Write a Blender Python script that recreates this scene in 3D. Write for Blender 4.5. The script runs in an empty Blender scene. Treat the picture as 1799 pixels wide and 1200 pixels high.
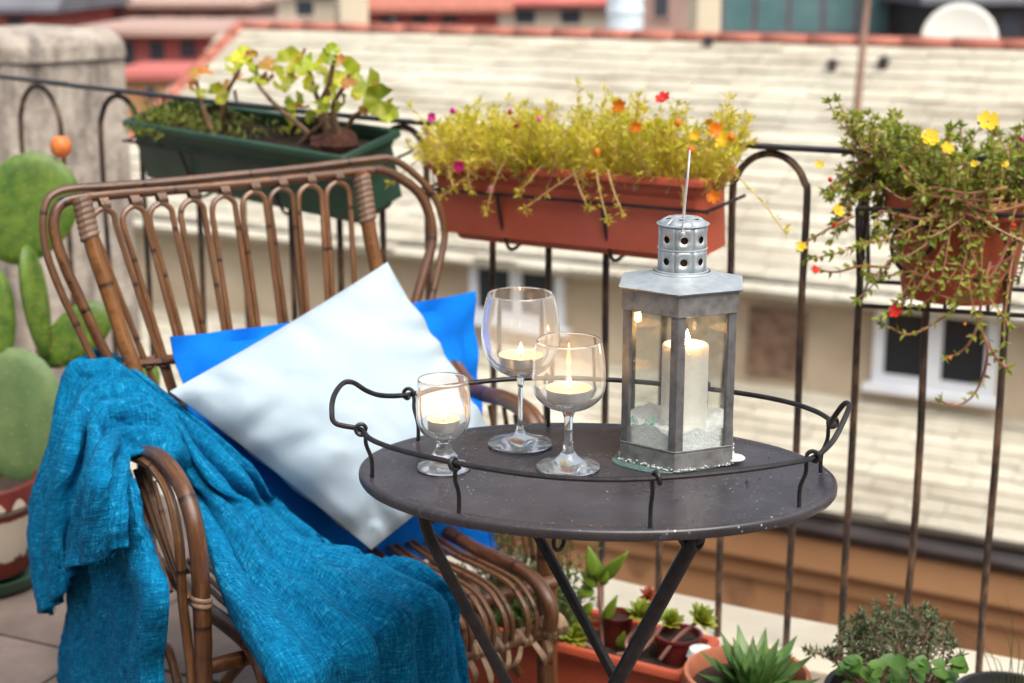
import bpy, math, random
import numpy as np
from mathutils import Vector, noise as mnoise

random.seed(7)
rng = np.random.default_rng(7)
V = lambda *a: np.array(a, float)
rad = math.radians

# ------------------------------------------------------------------ camera
scene = bpy.context.scene
CAM_H, PITCH, FPX = 1.33, rad(14.0), 2700.0        # focal length in photo pixels (1799 wide)
cam_d = bpy.data.cameras.new('camera')
cam = bpy.data.objects.new('camera', cam_d)
scene.collection.objects.link(cam)
cam.location = (0, 0, CAM_H)
cam.rotation_euler = (rad(90) - PITCH, 0, 0)
cam_d.sensor_width = 36.0
cam_d.lens = FPX * 36.0 / 1799.0
cam_d.clip_start, cam_d.clip_end = 0.05, 9000
cam_d.dof.use_dof = True
cam_d.dof.focus_distance = 1.93
cam_d.dof.aperture_fstop = 4.3
scene.camera = cam

# ------------------------------------------------------------------ light
SUN_EL, SUN_AZ = rad(60), rad(148)                 # azimuth clockwise from +Y
world = bpy.data.worlds.new('World'); scene.world = world
world.use_nodes = True
wn = world.node_tree
sky = wn.nodes.new('ShaderNodeTexSky')
sky.sky_type = 'NISHITA'; sky.sun_disc = False
sky.sun_elevation = SUN_EL; sky.sun_rotation = SUN_AZ
sky.air_density = 1.0; sky.dust_density = 6.0; sky.ozone_density = 0.6
hs = wn.nodes.new('ShaderNodeHueSaturation'); hs.inputs['Saturation'].default_value = 0.55
bg = wn.nodes['Background']; bg.inputs['Strength'].default_value = 0.14
wn.links.new(sky.outputs[0], hs.inputs['Color']); wn.links.new(hs.outputs[0], bg.inputs['Color'])
sun_d = bpy.data.lights.new('sun', 'SUN'); sun_d.energy = 1.5; sun_d.angle = rad(48)
sun_d.color = (1.0, 0.96, 0.89)
sun = bpy.data.objects.new('sun', sun_d); scene.collection.objects.link(sun)
sd = Vector((math.sin(SUN_AZ) * math.cos(SUN_EL), math.cos(SUN_AZ) * math.cos(SUN_EL), math.sin(SUN_EL)))
sun.rotation_euler = sd.to_track_quat('Z', 'Y').to_euler()
vs = scene.view_settings
vs.view_transform = 'Standard'; vs.look = 'None'; vs.exposure = 0.66; vs.gamma = 1.0
vs.use_curve_mapping = False
scene.render.engine = 'CYCLES'
cy = scene.cycles
cy.use_denoising = True
cy.max_bounces = 14; cy.transmission_bounces = 14; cy.transparent_max_bounces = 16
cy.sample_clamp_indirect = 6.0

# ------------------------------------------------------------------ survey of the photograph: a sight line meets a plane
_f = V(0, math.cos(PITCH), -math.sin(PITCH)); _u = V(0, math.sin(PITCH), math.cos(PITCH)); _c = V(0, 0, CAM_H)
def ray(u, v): return V((u - 899.5) / FPX, 0, 0) + _f - _u * ((v - 600) / FPX)
def atd(u, v, d): return _c + ray(u, v) * d
def atz(u, v, z): r = ray(u, v); return _c + r * ((z - CAM_H) / r[2])
def aty(u, v, y): r = ray(u, v); return _c + r * (y / r[1])
def atp(u, v, P, n): r = ray(u, v); return _c + r * (np.dot(P - _c, n) / np.dot(r, n))
def unit(a): a = np.asarray(a, float); return a / (np.linalg.norm(a) + 1e-12)

# ------------------------------------------------------------------ materials
MATS = {}
class NT:
    def __init__(s, name):
        s.m = bpy.data.materials.new(name); s.m.use_nodes = True
        s.n = s.m.node_tree.nodes; s.l = s.m.node_tree.links
        s.b = s.n['Principled BSDF']; s.out = s.n['Material Output']
        MATS[name] = s.m
    def node(s, t, **k):
        n = s.n.new(t)
        for a, v in k.items(): setattr(n, a, v)
        return n
    def link(s, a, b): s.l.new(a, b)
    def coord(s, kind='Object'):
        if kind == 'tc':
            return s.node('ShaderNodeAttribute', attribute_name='tc').outputs['Vector']
        return s.node('ShaderNodeTexCoord').outputs[kind]
    def mapping(s, co, scale):
        mp = s.node('ShaderNodeMapping'); mp.inputs['Scale'].default_value = scale
        s.link(co, mp.inputs['Vector']); return mp.outputs[0]
    def noise(s, co, scale, detail=4, rough=.6):
        n = s.node('ShaderNodeTexNoise'); n.inputs['Scale'].default_value = scale
        n.inputs['Detail'].default_value = detail; n.inputs['Roughness'].default_value = rough
        s.link(co, n.inputs['Vector']); return n.outputs['Fac']
    def ramp(s, fac, stops):
        r = s.node('ShaderNodeValToRGB'); e = r.color_ramp.elements
        while len(e) < len(stops): e.new(0.5)
        for q, (p, c) in zip(e, stops):
            q.position = p; q.color = (*c, 1) if len(c) == 3 else c
        s.link(fac, r.inputs[0]); return r.outputs[0]
    def mix(s, fac, a, b, mode='MIX'):
        m = s.node('ShaderNodeMix', data_type='RGBA', blend_type=mode)
        for i, x in ((0, fac), (6, a), (7, b)):
            if isinstance(x, (int, float)): m.inputs[i].default_value = x
            elif isinstance(x, tuple): m.inputs[i].default_value = (*x, 1) if len(x) == 3 else x
            else: s.link(x, m.inputs[i])
        return m.outputs[2]
    def math(s, op, a, b=0.0):
        m = s.node('ShaderNodeMath', operation=op)
        for i, x in ((0, a), (1, b)):
            if isinstance(x, (int, float)): m.inputs[i].default_value = x
            else: s.link(x, m.inputs[i])
        return m.outputs[0]
    def bump(s, h, strength=.3, dist=.01):
        b = s.node('ShaderNodeBump'); b.inputs['Strength'].default_value = strength
        b.inputs['Distance'].default_value = dist
        s.link(h, b.inputs['Height']); s.link(b.outputs[0], s.b.inputs['Normal'])
    def set(s, **k):
        for a, v in k.items():
            i = s.b.inputs[a.replace('_', ' ')]
            if hasattr(v, 'is_output') or hasattr(v, 'links'): s.link(v, i)
            else: i.default_value = (*v, 1) if isinstance(v, tuple) and len(v) == 3 else v
        return s

def simple(name, c1, c2=None, scale=20, rough=.6, bump=0, bscale=60, metallic=0, coord='Object', stretch=None, spec=.5, sss=0, var=0.0, bdist=.004, trans=0):
    t = NT(name); co = t.coord(coord)
    if stretch: co = t.mapping(co, stretch)
    col = t.ramp(t.noise(co, scale), [(.3, c1), (.7, c2 or c1)])
    if var:
        oi = t.node('ShaderNodeObjectInfo').outputs['Random']
        h = t.node('ShaderNodeHueSaturation')
        t.link(t.math('ADD', t.math('MULTIPLY', oi, var), 1 - var / 2), h.inputs['Value'])
        t.link(col, h.inputs['Color']); col = h.outputs[0]
    t.set(Base_Color=col, Roughness=rough, Metallic=metallic, Specular_IOR_Level=spec)
    if sss:
        t.b.inputs['Subsurface Weight'].default_value = sss
        t.b.inputs['Subsurface Radius'].default_value = (.02, .008, .004)
        t.b.inputs['Subsurface Scale'].default_value = .5
    if bump: t.bump(t.noise(co, bscale), bump, bdist)
    if trans:      # thin leaves let light through
        tr = t.node('ShaderNodeBsdfTranslucent'); t.link(col, tr.inputs['Color'])
        mx = t.node('ShaderNodeMixShader'); mx.inputs[0].default_value = trans
        t.link(t.b.outputs[0], mx.inputs[1]); t.link(tr.outputs[0], mx.inputs[2])
        t.link(mx.outputs[0], t.out.inputs['Surface'])
    return t.m

def make_materials():
    # rattan: tc = (metres along, turns around, seed)
    for nm, a, b, c in (('rattan', (.014, .005, .003), (.105, .031, .010), (.46, .21, .075)),
                        ('rattan_warm', (.03, .009, .004), (.20, .07, .018), (.52, .25, .08)),
                        ('rattan_cane', (.018, .007, .004), (.13, .047, .018), (.48, .24, .10))):
        t = NT(nm); tc = t.coord('tc')
        n1 = t.noise(t.mapping(tc, (11, 2.6, 7)), 1, 5, .7)
        n2 = t.noise(t.mapping(tc, (60, 40, 7)), 1, 3, .6)
        col = t.ramp(n1, [(.28, a), (.52, b), (.78, c)])
        col = t.mix(.35, col, t.ramp(n2, [(.3, a), (.7, c)]))
        sx_ = t.node('ShaderNodeSeparateXYZ'); t.link(tc, sx_.inputs[0])
        knot = t.math('FRACT', t.math('ADD', t.math('MULTIPLY', sx_.outputs[0], 5.2), sx_.outputs[2]))
        col = t.mix(t.ramp(knot, [(.0, (.85,)*3), (.018, (.85,)*3), (.05, (0, 0, 0))]), col, a)
        oi = t.node('ShaderNodeObjectInfo').outputs['Random']
        hv = t.node('ShaderNodeHueSaturation'); t.link(t.math('ADD', t.math('MULTIPLY', oi, .5), .58), hv.inputs['Value']); t.link(col, hv.inputs['Color'])
        t.set(Base_Color=hv.outputs[0], Roughness=t.ramp(n2, [(.2, (.22,)*3), (.8, (.42,)*3)]), Coat_Weight=.25, Coat_Roughness=.25)
        t.bump(n2, .25, .002)
    simple('binding', (.10, .055, .035), (.30, .19, .125), scale=8, rough=.55, bump=.4, bscale=90, coord='Object')
    simple('dry_leaf', (.16, .085, .04), (.42, .29, .18), scale=30, rough=.7, bump=.4)
    # iron
    t = NT('iron_black'); co = t.coord()
    t.set(Base_Color=t.ramp(t.noise(co, 60), [(.35, (.007, .007, .009)), (.75, (.028, .025, .026))]), Roughness=.45, Specular_IOR_Level=.5)
    t.bump(t.noise(co, 150), .3, .002)
    t = NT('iron_rusty'); co = t.coord()
    n = t.noise(t.mapping(co, (1, 1, .35)), 38, 5, .7)
    t.set(Base_Color=t.ramp(n, [(.36, (.014, .013, .014)), (.5, (.06, .035, .022)), (.66, (.21, .115, .062))]), Roughness=.62)
    t.bump(t.noise(co, 120), .5, .003)
    t = NT('table_paint'); co = t.coord()
    n = t.noise(t.mapping(co, (1, 1, 1)), 11, 6, .65)
    base = t.ramp(n, [(.3, (.028, .025, .030)), (.7, (.062, .055, .062))])
    sc = t.noise(t.mapping(co, (26, 170, 1)), 1, 3, .7)
    base = t.mix(t.ramp(sc, [(.60, (0, 0, 0)), (.78, (.26,)*3)]), base, (.22, .21, .23))
    vo = t.node('ShaderNodeTexVoronoi'); vo.inputs['Scale'].default_value = 105; vo.inputs['Randomness'].default_value = 1
    t.link(co, vo.inputs['Vector'])
    patch = t.ramp(t.noise(co, 9, 3), [(.50, (0, 0, 0)), (.66, (1, 1, 1))])
    spk = t.math('MULTIPLY', t.ramp(vo.outputs['Distance'], [(.10, (1, 1, 1)), (.16, (0, 0, 0))]), patch)
    base = t.mix(spk, base, (.55, .57, .60))
    rgh = t.math('ADD', t.math('MULTIPLY', t.noise(co, 25, 4), .24), .17)
    t.set(Base_Color=base, Roughness=rgh, Specular_IOR_Level=.55)
    t.bump(t.noise(co, 70), .08, .002)
    # zinc
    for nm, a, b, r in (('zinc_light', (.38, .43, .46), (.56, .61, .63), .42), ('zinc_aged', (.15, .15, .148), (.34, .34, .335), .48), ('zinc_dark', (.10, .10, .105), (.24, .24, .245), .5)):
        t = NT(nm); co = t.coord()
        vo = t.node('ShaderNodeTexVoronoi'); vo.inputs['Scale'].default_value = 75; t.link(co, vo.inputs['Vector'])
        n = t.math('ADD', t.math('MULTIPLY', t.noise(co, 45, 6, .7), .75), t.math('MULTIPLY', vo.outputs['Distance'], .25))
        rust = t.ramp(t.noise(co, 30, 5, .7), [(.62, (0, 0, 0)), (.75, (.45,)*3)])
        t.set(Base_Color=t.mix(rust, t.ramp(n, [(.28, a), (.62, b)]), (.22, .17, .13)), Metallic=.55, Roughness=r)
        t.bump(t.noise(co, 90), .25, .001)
    simple('zinc_inner', (.22, .20, .18), (.34, .32, .3), rough=.5, metallic=.4)
    simple('wire_steel', (.55, .56, .57), (.7, .7, .7), rough=.4, metallic=.25)
    # glass
    t = NT('clear_glass'); t.set(Base_Color=(.98, .995, 1.0), Roughness=0.0, IOR=1.42); t.b.inputs['Transmission Weight'].default_value = 1.0
    df = t.node('ShaderNodeBsdfDiffuse'); df.inputs[0].default_value = (.88, .94, .97, 1)  # white haze mixed into the glass, in place of bright sky reflections
    mx = t.node('ShaderNodeMixShader'); mx.inputs[0].default_value = .07
    t.link(t.b.outputs[0], mx.inputs[1]); t.link(df.outputs[0], mx.inputs[2]); t.link(mx.outputs[0], t.out.inputs['Surface'])
    t = NT('pane_glass'); co = t.coord()
    tr = t.node('ShaderNodeBsdfTransparent'); tr.inputs[0].default_value = (.97, .985, .975, 1)
    gl = t.node('ShaderNodeBsdfGlossy'); gl.inputs['Roughness'].default_value = .03
    lw = t.node('ShaderNodeLayerWeight'); lw.inputs[0].default_value = .5
    frf = t.math('ADD', t.math('MULTIPLY', t.math('POWER', lw.outputs['Facing'], 4.0), .6), .045)
    m1_ = t.node('ShaderNodeMixShader'); t.link(frf, m1_.inputs[0]); t.link(tr.outputs[0], m1_.inputs[1]); t.link(gl.outputs[0], m1_.inputs[2])
    df = t.node('ShaderNodeBsdfDiffuse'); df.inputs[0].default_value = (.75, .77, .76, 1)
    sp = t.node('ShaderNodeSeparateXYZ'); t.link(co, sp.inputs[0])
    hgt = t.math('MULTIPLY', t.math('SUBTRACT', .105, sp.outputs['Z']), 7.0)
    dirt = t.math('MULTIPLY', t.ramp(t.noise(co, 55, 6, .75), [(.48, (0, 0, 0)), (.75, (1,)*3)]), t.math('MAXIMUM', hgt, .10))
    m2_ = t.node('ShaderNodeMixShader'); t.link(t.math('MINIMUM', dirt, .42), m2_.inputs[0]); t.link(m1_.outputs[0], m2_.inputs[1]); t.link(df.outputs[0], m2_.inputs[2])
    t.link(m2_.outputs[0], t.out.inputs['Surface'])
    t = NT('green_glass'); t.set(Base_Color=(.62, .90, .84), Roughness=.08, IOR=1.3); t.b.inputs['Transmission Weight'].default_value = .9
    simple('crust', (.55, .6, .57), (.78, .8, .78), scale=60, rough=.8, bump=.6, bscale=200)
    t = NT('window_glass'); t.set(Base_Color=(.02, .03, .035), Roughness=.06, Specular_IOR_Level=.6)
    # candles
    t = NT('tea_wax'); t.set(Base_Color=(.56, .40, .27), Roughness=.4)
    t = NT('wax'); t.set(Base_Color=(.90, .87, .80), Roughness=.5)
    t.b.inputs['Subsurface Weight'].default_value = 1.0; t.b.inputs['Subsurface Radius'].default_value = (.006, .006, .006); t.b.inputs['Subsurface Scale'].default_value = 1.0
    t = NT('flame'); t.set(Base_Color=(1, .8, .4), Emission_Color=(1.0, .52, .17), Emission_Strength=230.0)
    simple('tin', (.62, .63, .64), (.75, .76, .77), rough=.32, metallic=.85)
    simple('wick', (.02, .015, .01), rough=.9)
    simple('salt', (.72, .75, .74), (.85, .87, .86), scale=40, rough=.75, bump=.6, bscale=260)
    # cloth
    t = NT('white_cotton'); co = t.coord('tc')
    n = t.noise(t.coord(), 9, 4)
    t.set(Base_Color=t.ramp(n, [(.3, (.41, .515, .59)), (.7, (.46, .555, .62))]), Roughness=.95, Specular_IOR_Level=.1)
    w = t.noise(t.mapping(co, (900, 900, 1)), 1, 2); t.bump(t.math('ADD', w, t.math('MULTIPLY', t.noise(t.coord(), 18, 3), 1.6)), .3, .003)
    t = NT('blue_cotton'); co = t.coord('tc')
    t.set(Base_Color=t.ramp(t.noise(t.coord(), 14, 4), [(.3, (.001, .13, .56)), (.7, (.002, .18, .68))]), Roughness=.9, Specular_IOR_Level=.15)
    t.bump(t.math('ADD', t.noise(t.mapping(co, (700, 700, 1)), 1, 2), t.math('MULTIPLY', t.noise(t.coord(), 22, 3), 5.0)), .3, .003)
    t = NT('teal_weave'); co = t.coord('tc')
    n1 = t.noise(t.mapping(co, (46, 260, 1)), 1, 3, .75); n2 = t.noise(t.mapping(co, (320, 60, 1)), 1, 3, .7)
    n = t.math('ADD', t.math('MULTIPLY', n1, .5), t.math('MULTIPLY', n2, .5))
    col = t.ramp(n, [(.34, (.0005, .035, .10)), (.46, (.001, .10, .23)), (.57, (.002, .20, .40)), (.70, (.09, .45, .64))])
    t.set(Base_Color=t.mix(t.ramp(t.noise(co, 7, 3), [(.35, (0, 0, 0)), (.7, (.35,)*3)]), col, (.001, .20, .42)), Roughness=.95, Specular_IOR_Level=.12)
    t.bump(t.math('ADD', n, t.math('MULTIPLY', t.noise(t.mapping(co, (40, 60, 1)), 1, 3), .8)), .8, .004)
    # pots
    simple('green_plastic', (.014, .050, .028), (.028, .080, .046), scale=9, rough=.42, bump=.1)
    simple('terracotta_plastic', (.42, .072, .032), (.52, .11, .052), scale=7, rough=.5, bump=.08, bscale=90)
    simple('terracotta_clay', (.34, .10, .045), (.52, .20, .10), scale=14, rough=.8, bump=.3, bscale=120)
    simple('red_glaze', (.10, .012, .012), (.20, .03, .022), scale=10, rough=.3)
    simple('black_plastic', (.015, .015, .016), (.03, .03, .03), rough=.5)
    simple('soil', (.018, .011, .007), (.07, .04, .024), scale=80, rough=.95, bump=1, bscale=140, bdist=.01)
    simple('bark_ball', (.07, .024, .015), (.17, .07, .045), scale=60, rough=.9, bump=1, bscale=130, bdist=.006)
    # painted cactus pot
    t = NT('painted_pot'); co = t.coord(); sp = t.node('ShaderNodeSeparateXYZ'); t.link(co, sp.inputs[0])
    zz = sp.outputs['Z']; nz = t.noise(co, 26, 4, .65)
    ang = t.math('ARCTAN2', sp.outputs['Y'], sp.outputs['X'])
    wob = t.math('ADD', zz, t.math('MULTIPLY', nz, .06))
    low = t.math('MULTIPLY', t.math('GREATER_THAN', wob, .075), t.math('LESS_THAN', t.math('ADD', zz, t.math('MULTIPLY', nz, .012)), .142))
    sc = t.math('ABSOLUTE', t.math('SINE', t.math('MULTIPLY', ang, 8.0)))
    up = t.math('MULTIPLY', t.math('GREATER_THAN', zz, .152), t.math('LESS_THAN', zz, t.math('ADD', .153, t.math('MULTIPLY', sc, .034))))
    pm = t.math('MAXIMUM', low, up)
    t.set(Base_Color=t.mix(pm, t.ramp(nz, [(.3, (.09, .010, .008)), (.7, (.16, .022, .014))]), (.50, .43, .34)), Roughness=.6)
    # plants
    simple('geranium_leaf', (.20, .34, .012), (.62, .56, .03), scale=14, rough=.5, trans=.35, var=.7)
    simple('geranium_leaf_red', (.30, .22, .02), (.52, .16, .03), scale=16, rough=.5, trans=.35, var=.5)
    simple('woody_stem', (.12, .065, .035), (.34, .20, .11), scale=50, rough=.75, bump=.5, bscale=120)
    simple('moss_leaf', (.10, .17, .02), (.28, .28, .04), scale=30, rough=.6, trans=.3)
    simple('lime_foliage', (.48, .48, .025), (.84, .70, .09), scale=14, rough=.5, trans=.4)
    simple('lime_stem', (.62, .36, .13), (.78, .58, .26), scale=18, rough=.5, trans=.15)
    simple('purslane_leaf', (.13, .22, .02), (.44, .44, .07), scale=24, rough=.4, trans=.3)
    simple('purslane_stem', (.28, .08, .065), (.50, .27, .12), scale=9, rough=.45)
    simple('cactus_skin', (.032, .095, .008), (.13, .21, .022), scale=30, rough=.5, bump=.25, bscale=40)
    simple('cactus_skin_pale', (.075, .145, .05), (.15, .215, .075), scale=16, rough=.6, bump=.3, bscale=60)
    simple('cactus_fruit_skin', (.62, .13, .03), (.78, .25, .06), scale=30, rough=.5)
    simple('areole', (.32, .18, .06), (.5, .34, .14), rough=.9)
    simple('agave_leaf', (.035, .095, .02), (.14, .24, .06), scale=12, rough=.42, trans=.12, var=.35)
    simple('rosette_leaf', (.10, .19, .02), (.34, .33, .03), scale=22, rough=.4, trans=.15, var=.4)
    simple('rosette_red', (.20, .03, .02), (.34, .10, .03), scale=22, rough=.4)
    simple('paddle_leaf', (.13, .25, .02), (.28, .37, .04), scale=10, rough=.4, trans=.25, var=.3)
    simple('sedum_leaf', (.06, .10, .045), (.17, .19, .09), scale=18, rough=.6, trans=.15)
    simple('green_leaf', (.03, .10, .014), (.11, .22, .03), scale=14, rough=.5, trans=.25)
    simple('grass_blade', (.10, .16, .04), (.24, .26, .09), rough=.5, trans=.3)
    simple('pink_stem', (.30, .14, .11), (.42, .22, .17), rough=.6)
    for nm, c in (('magenta', (.72, .01, .30)), ('crimson', (.55, .01, .05)), ('scarlet', (.78, .025, .012)), ('orange', (.95, .30, .015)), ('yellow', (.92, .62, .02)), ('pink', (.80, .22, .40))):
        simple('petal_' + nm, tuple(x * .85 for x in c), c, rough=.6, trans=.3)
    # place
    simple('concrete', (.20, .165, .13), (.46, .39, .32), scale=5, rough=.9, bump=.6, bscale=30, bdist=.02)
    t = NT('weathered_concrete'); co = t.coord()
    n = t.noise(co, 6, 6, .7); n2 = t.noise(t.mapping(co, (1, 1, .3)), 9, 5, .7)
    c = t.ramp(n, [(.3, (.26, .22, .18)), (.65, (.50, .44, .37))])
    t.set(Base_Color=t.mix(t.ramp(n2, [(.48, (0, 0, 0)), (.66, (.85,)*3)]), c, (.10, .085, .075)), Roughness=.95); t.bump(t.noise(co, 30, 6), .6, .02)
    simple('floor_stone', (.13, .098, .082), (.23, .175, .145), scale=7, rough=.75, bump=.3, bscale=60, var=.25)
    simple('mortar', (.16, .13, .11), (.22, .18, .15), rough=.95)
    simple('kerb_stone', (.56, .50, .38), (.68, .62, .49), scale=6, rough=.85, bump=.3, bscale=50)
    t = NT('slate_pale'); co = t.coord()
    n = t.noise(t.mapping(co, (.9, .9, 4)), 1.1, 5, .65); n2 = t.noise(co, 9, 4, .7)
    c = t.ramp(n, [(.3, (.36, .32, .245)), (.5, (.52, .485, .385)), (.7, (.62, .585, .48))])
    oi = t.node('ShaderNodeObjectInfo').outputs['Random']
    h = t.node('ShaderNodeHueSaturation'); t.link(t.math('ADD', t.math('MULTIPLY', oi, .28), .82), h.inputs['Value'])
    t.link(t.mix(t.ramp(n2, [(.5, (0, 0, 0)), (.75, (.45,)*3)]), c, (.30, .26, .20)), h.inputs['Color'])
    t.set(Base_Color=h.outputs[0], Roughness=.9); t.bump(n2, .5, .02)
    simple('tan_plaster', (.40, .20, .085), (.52, .28, .13), scale=.9, rough=.9, bump=.2, bscale=20)
    simple('attic_plaster', (.42, .33, .22), (.60, .50, .36), scale=1.6, rough=.9)
    simple('stain', (.27, .13, .06), (.40, .21, .10), scale=9, rough=.9)
    simple('gutter_metal', (.025, .018, .018), (.06, .045, .042), scale=4, rough=.5)
    simple('white_paint', (.72, .76, .80), (.82, .84, .86), scale=4, rough=.5)
    simple('ridge_clay', (.34, .11, .075), (.46, .17, .12), scale=4, rough=.85)
    simple('red_render', (.42, .10, .09), (.55, .17, .14), scale=.7, rough=.9)
    simple('pink_beige', (.36, .23, .19), (.46, .32, .26), scale=.5, rough=.9)
    simple('beige_render', (.52, .44, .32), (.66, .58, .45), scale=.6, rough=.9)
    simple('dark_pane', (.03, .035, .05), (.07, .08, .10), rough=.2)
    simple('teal_pane', (.07, .16, .17), (.16, .27, .27), scale=.6, rough=.15)
    simple('grey_roof', (.11, .11, .13), (.18, .18, .20), scale=.6, rough=.8)
    simple('tank_white', (.60, .70, .78), (.72, .80, .86), scale=2, rough=.4)
    simple('dish_cream', (.66, .66, .60), (.74, .74, .68), scale=2, rough=.6)
    simple('rust_pole', (.20, .11, .08), (.34, .20, .15), scale=6, rough=.8)
    simple('hole_shade_rust', (.03, .012, .006), (.16, .06, .02), scale=40, rough=.7)  # rusty brown kept dark to read as shade behind the chimney holes
    simple('street', (.06, .06, .06), (.10, .095, .09), scale=1, rough=.95)
make_materials()
mat = lambda n: MATS[n]

# ------------------------------------------------------------------ mesh collecting
def catmull(P, n=8, closed=False):
    P = [np.asarray(p, float) for p in P]; out = []
    N = len(P)
    if N < 3:
        return [P[0] + (P[-1] - P[0]) * t for t in np.linspace(0, 1, n + 1)]
    for i in range(N if closed else N - 1):
        if closed: p0, p1, p2, p3 = P[i - 1], P[i], P[(i + 1) % N], P[(i + 2) % N]
        else: p0, p1, p2, p3 = P[max(i - 1, 0)], P[i], P[i + 1], P[min(i + 2, N - 1)]
        for k in range(n):
            t = k / n
            out.append(.5 * (2 * p1 + (p2 - p0) * t + (2 * p0 - 5 * p1 + 4 * p2 - p3) * t * t + (3 * p1 - p0 - 3 * p2 + p3) * t ** 3))
    if not closed: out.append(P[-1])
    return out

class MB:
    def __init__(s): s.v = []; s.f = []; s.tc = []
    def add(s, vs, fs, tc=None):
        o = len(s.v); s.v.extend([tuple(map(float, p)) for p in vs])
        s.f.extend([tuple(i + o for i in f) for f in fs])
        s.tc.extend(tc if tc is not None else [(p[0], p[1], p[2]) for p in vs]); return s
    def tube(s, path, r, seg=8, caps=True, closed=False, flat=None, seed=None, up=None):
        P = np.array(path, float); n = len(P)
        R = np.full(n, r, float) if np.isscalar(r) else np.interp(np.linspace(0, 1, n), np.linspace(0, 1, len(r)), r)
        T = np.roll(P, -1, 0) - np.roll(P, 1, 0) if closed else np.gradient(P, axis=0)
        T /= (np.linalg.norm(T, axis=1)[:, None] + 1e-12)
        a = V(0, 0, 1) if abs(T[0][2]) < .9 else V(1, 0, 0)
        if up is not None: a = np.asarray(up, float)
        N = unit(np.cross(np.cross(T[0], a), T[0]))
        seed = rng.random() * 50 if seed is None else seed
        vs, tc, L = [], [], 0.0
        for i in range(n):
            N = unit(N - T[i] * np.dot(N, T[i])); B = np.cross(T[i], N)
            if i: L += np.linalg.norm(P[i] - P[i - 1])
            for k in range(seg):
                t = 2 * math.pi * k / seg
                a_, b_ = (math.cos(t), math.sin(t))
                if flat: a_, b_ = a_ * flat[0], b_ * flat[1]
                vs.append(P[i] + (N * a_ + B * b_) * R[i]); tc.append((L, math.sin(t), seed))
        fs = []
        m = n if closed else n - 1
        for i in range(m):
            j = (i + 1) % n
            for k in range(seg):
                k2 = (k + 1) % seg
                fs.append((i * seg + k, j * seg + k, j * seg + k2, i * seg + k2))
        if caps and not closed:
            fs.append(tuple(range(seg))); fs.append(tuple((n - 1) * seg + k for k in reversed(range(seg))))
        return s.add(vs, [f[::-1] for f in fs], tc)
    def lathe(s, prof, c=(0, 0, 0), seg=32, axis=None, jitter=0):
        c = np.asarray(c, float); vs = []; fs = []; idx = []
        for (r, z) in prof:
            if r < 1e-6:
                idx.append([len(vs)]); vs.append(c + V(0, 0, z))
            else:
                idx.append(list(range(len(vs), len(vs) + seg)))
                for k in range(seg):
                    t = 2 * math.pi * k / seg; vs.append(c + V(r * math.cos(t), r * math.sin(t), z))
        for A, B in zip(idx, idx[1:]):
            for k in range(seg):
                k2 = (k + 1) % seg
                if len(A) == 1 and len(B) == 1: continue
                if len(A) == 1: fs.append((A[0], B[k2], B[k]))
                elif len(B) == 1: fs.append((A[k], A[k2], B[0]))
                else: fs.append((A[k], A[k2], B[k2], B[k]))
        return s.add(vs, fs)
    def hexa(s, P):   # eight corners: bottom 4 then top 4, same turn
        return s.add(P, [(3, 2, 1, 0), (4, 5, 6, 7), (0, 1, 5, 4), (1, 2, 6, 5), (2, 3, 7, 6), (3, 0, 4, 7)])
    def box(s, c, size, rz=0, ax=None):
        c = np.asarray(c, float); h = np.asarray(size, float) / 2
        if ax is None: X, Y, Z = V(math.cos(rz), math.sin(rz), 0), V(-math.sin(rz), math.cos(rz), 0), V(0, 0, 1)
        else: X, Y, Z = ax
        P = [c + X * a * h[0] + Y * b * h[1] + Z * d * h[2] for d in (-1, 1) for a, b in ((-1, -1), (1, -1), (1, 1), (-1, 1))]
        return s.hexa(P)
    def prism(s, poly, z0, z1):
        n = len(poly); vs = [V(p[0], p[1], z0) for p in poly] + [V(p[0], p[1], z1) for p in poly]
        return s.add(vs, [tuple(reversed(range(n))), tuple(range(n, 2 * n))] + [(i, (i + 1) % n, n + (i + 1) % n, n + i) for i in range(n)])
    def grid(s, G, tc=None, flip=False):
        G = np.asarray(G); a, b = G.shape[:2]
        fs = [(i * b + j, i * b + j + 1, (i + 1) * b + j + 1, (i + 1) * b + j) for i in range(a - 1) for j in range(b - 1)]
        if flip: fs = [f[::-1] for f in fs]
        return s.add(G.reshape(-1, 3), fs, None if tc is None else [tuple(t) for t in np.asarray(tc).reshape(-1, 3)])
    def build(s, name, m, parent=None, origin=None, smooth=True, bevel=0, solid=0, sub=0, **props):
        me = bpy.data.meshes.new(name)
        o = np.zeros(3)
        if parent is not None: o = V(*parent['_w']) if '_w' in parent else np.zeros(3)
        if origin is not None: o = np.asarray(origin, float)
        vv = np.array(s.v) - o
        me.from_pydata(vv.tolist(), [], s.f)
        at = me.attributes.new('tc', 'FLOAT_VECTOR', 'POINT'); at.data.foreach_set('vector', np.array(s.tc, 'f').ravel())
        me.materials.append(mat(m) if isinstance(m, str) else m)
        if smooth:
            me.polygons.foreach_set('use_smooth', [True] * len(me.polygons))
            me.set_sharp_from_angle(angle=rad(42))
        me.update()
        ob = bpy.data.objects.new(name, me); scene.collection.objects.link(ob)
        if parent is not None:
            ob.parent = parent
            ob['_w'] = list(o)
            if origin is not None:
                pw = V(*parent['_w']); ob.location = o - pw
        else: ob.location = o; ob['_w'] = list(o)
        if solid: md = ob.modifiers.new('solid', 'SOLIDIFY'); md.thickness = solid; md.offset = 0
        if bevel: md = ob.modifiers.new('bevel', 'BEVEL'); md.width = bevel; md.segments = 2; md.limit_method = 'ANGLE'; md.angle_limit = rad(40)
        if sub: md = ob.modifiers.new('sub', 'SUBSURF'); md.levels = sub; md.render_levels = sub
        for k, v in props.items(): ob[k] = v
        return ob

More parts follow.
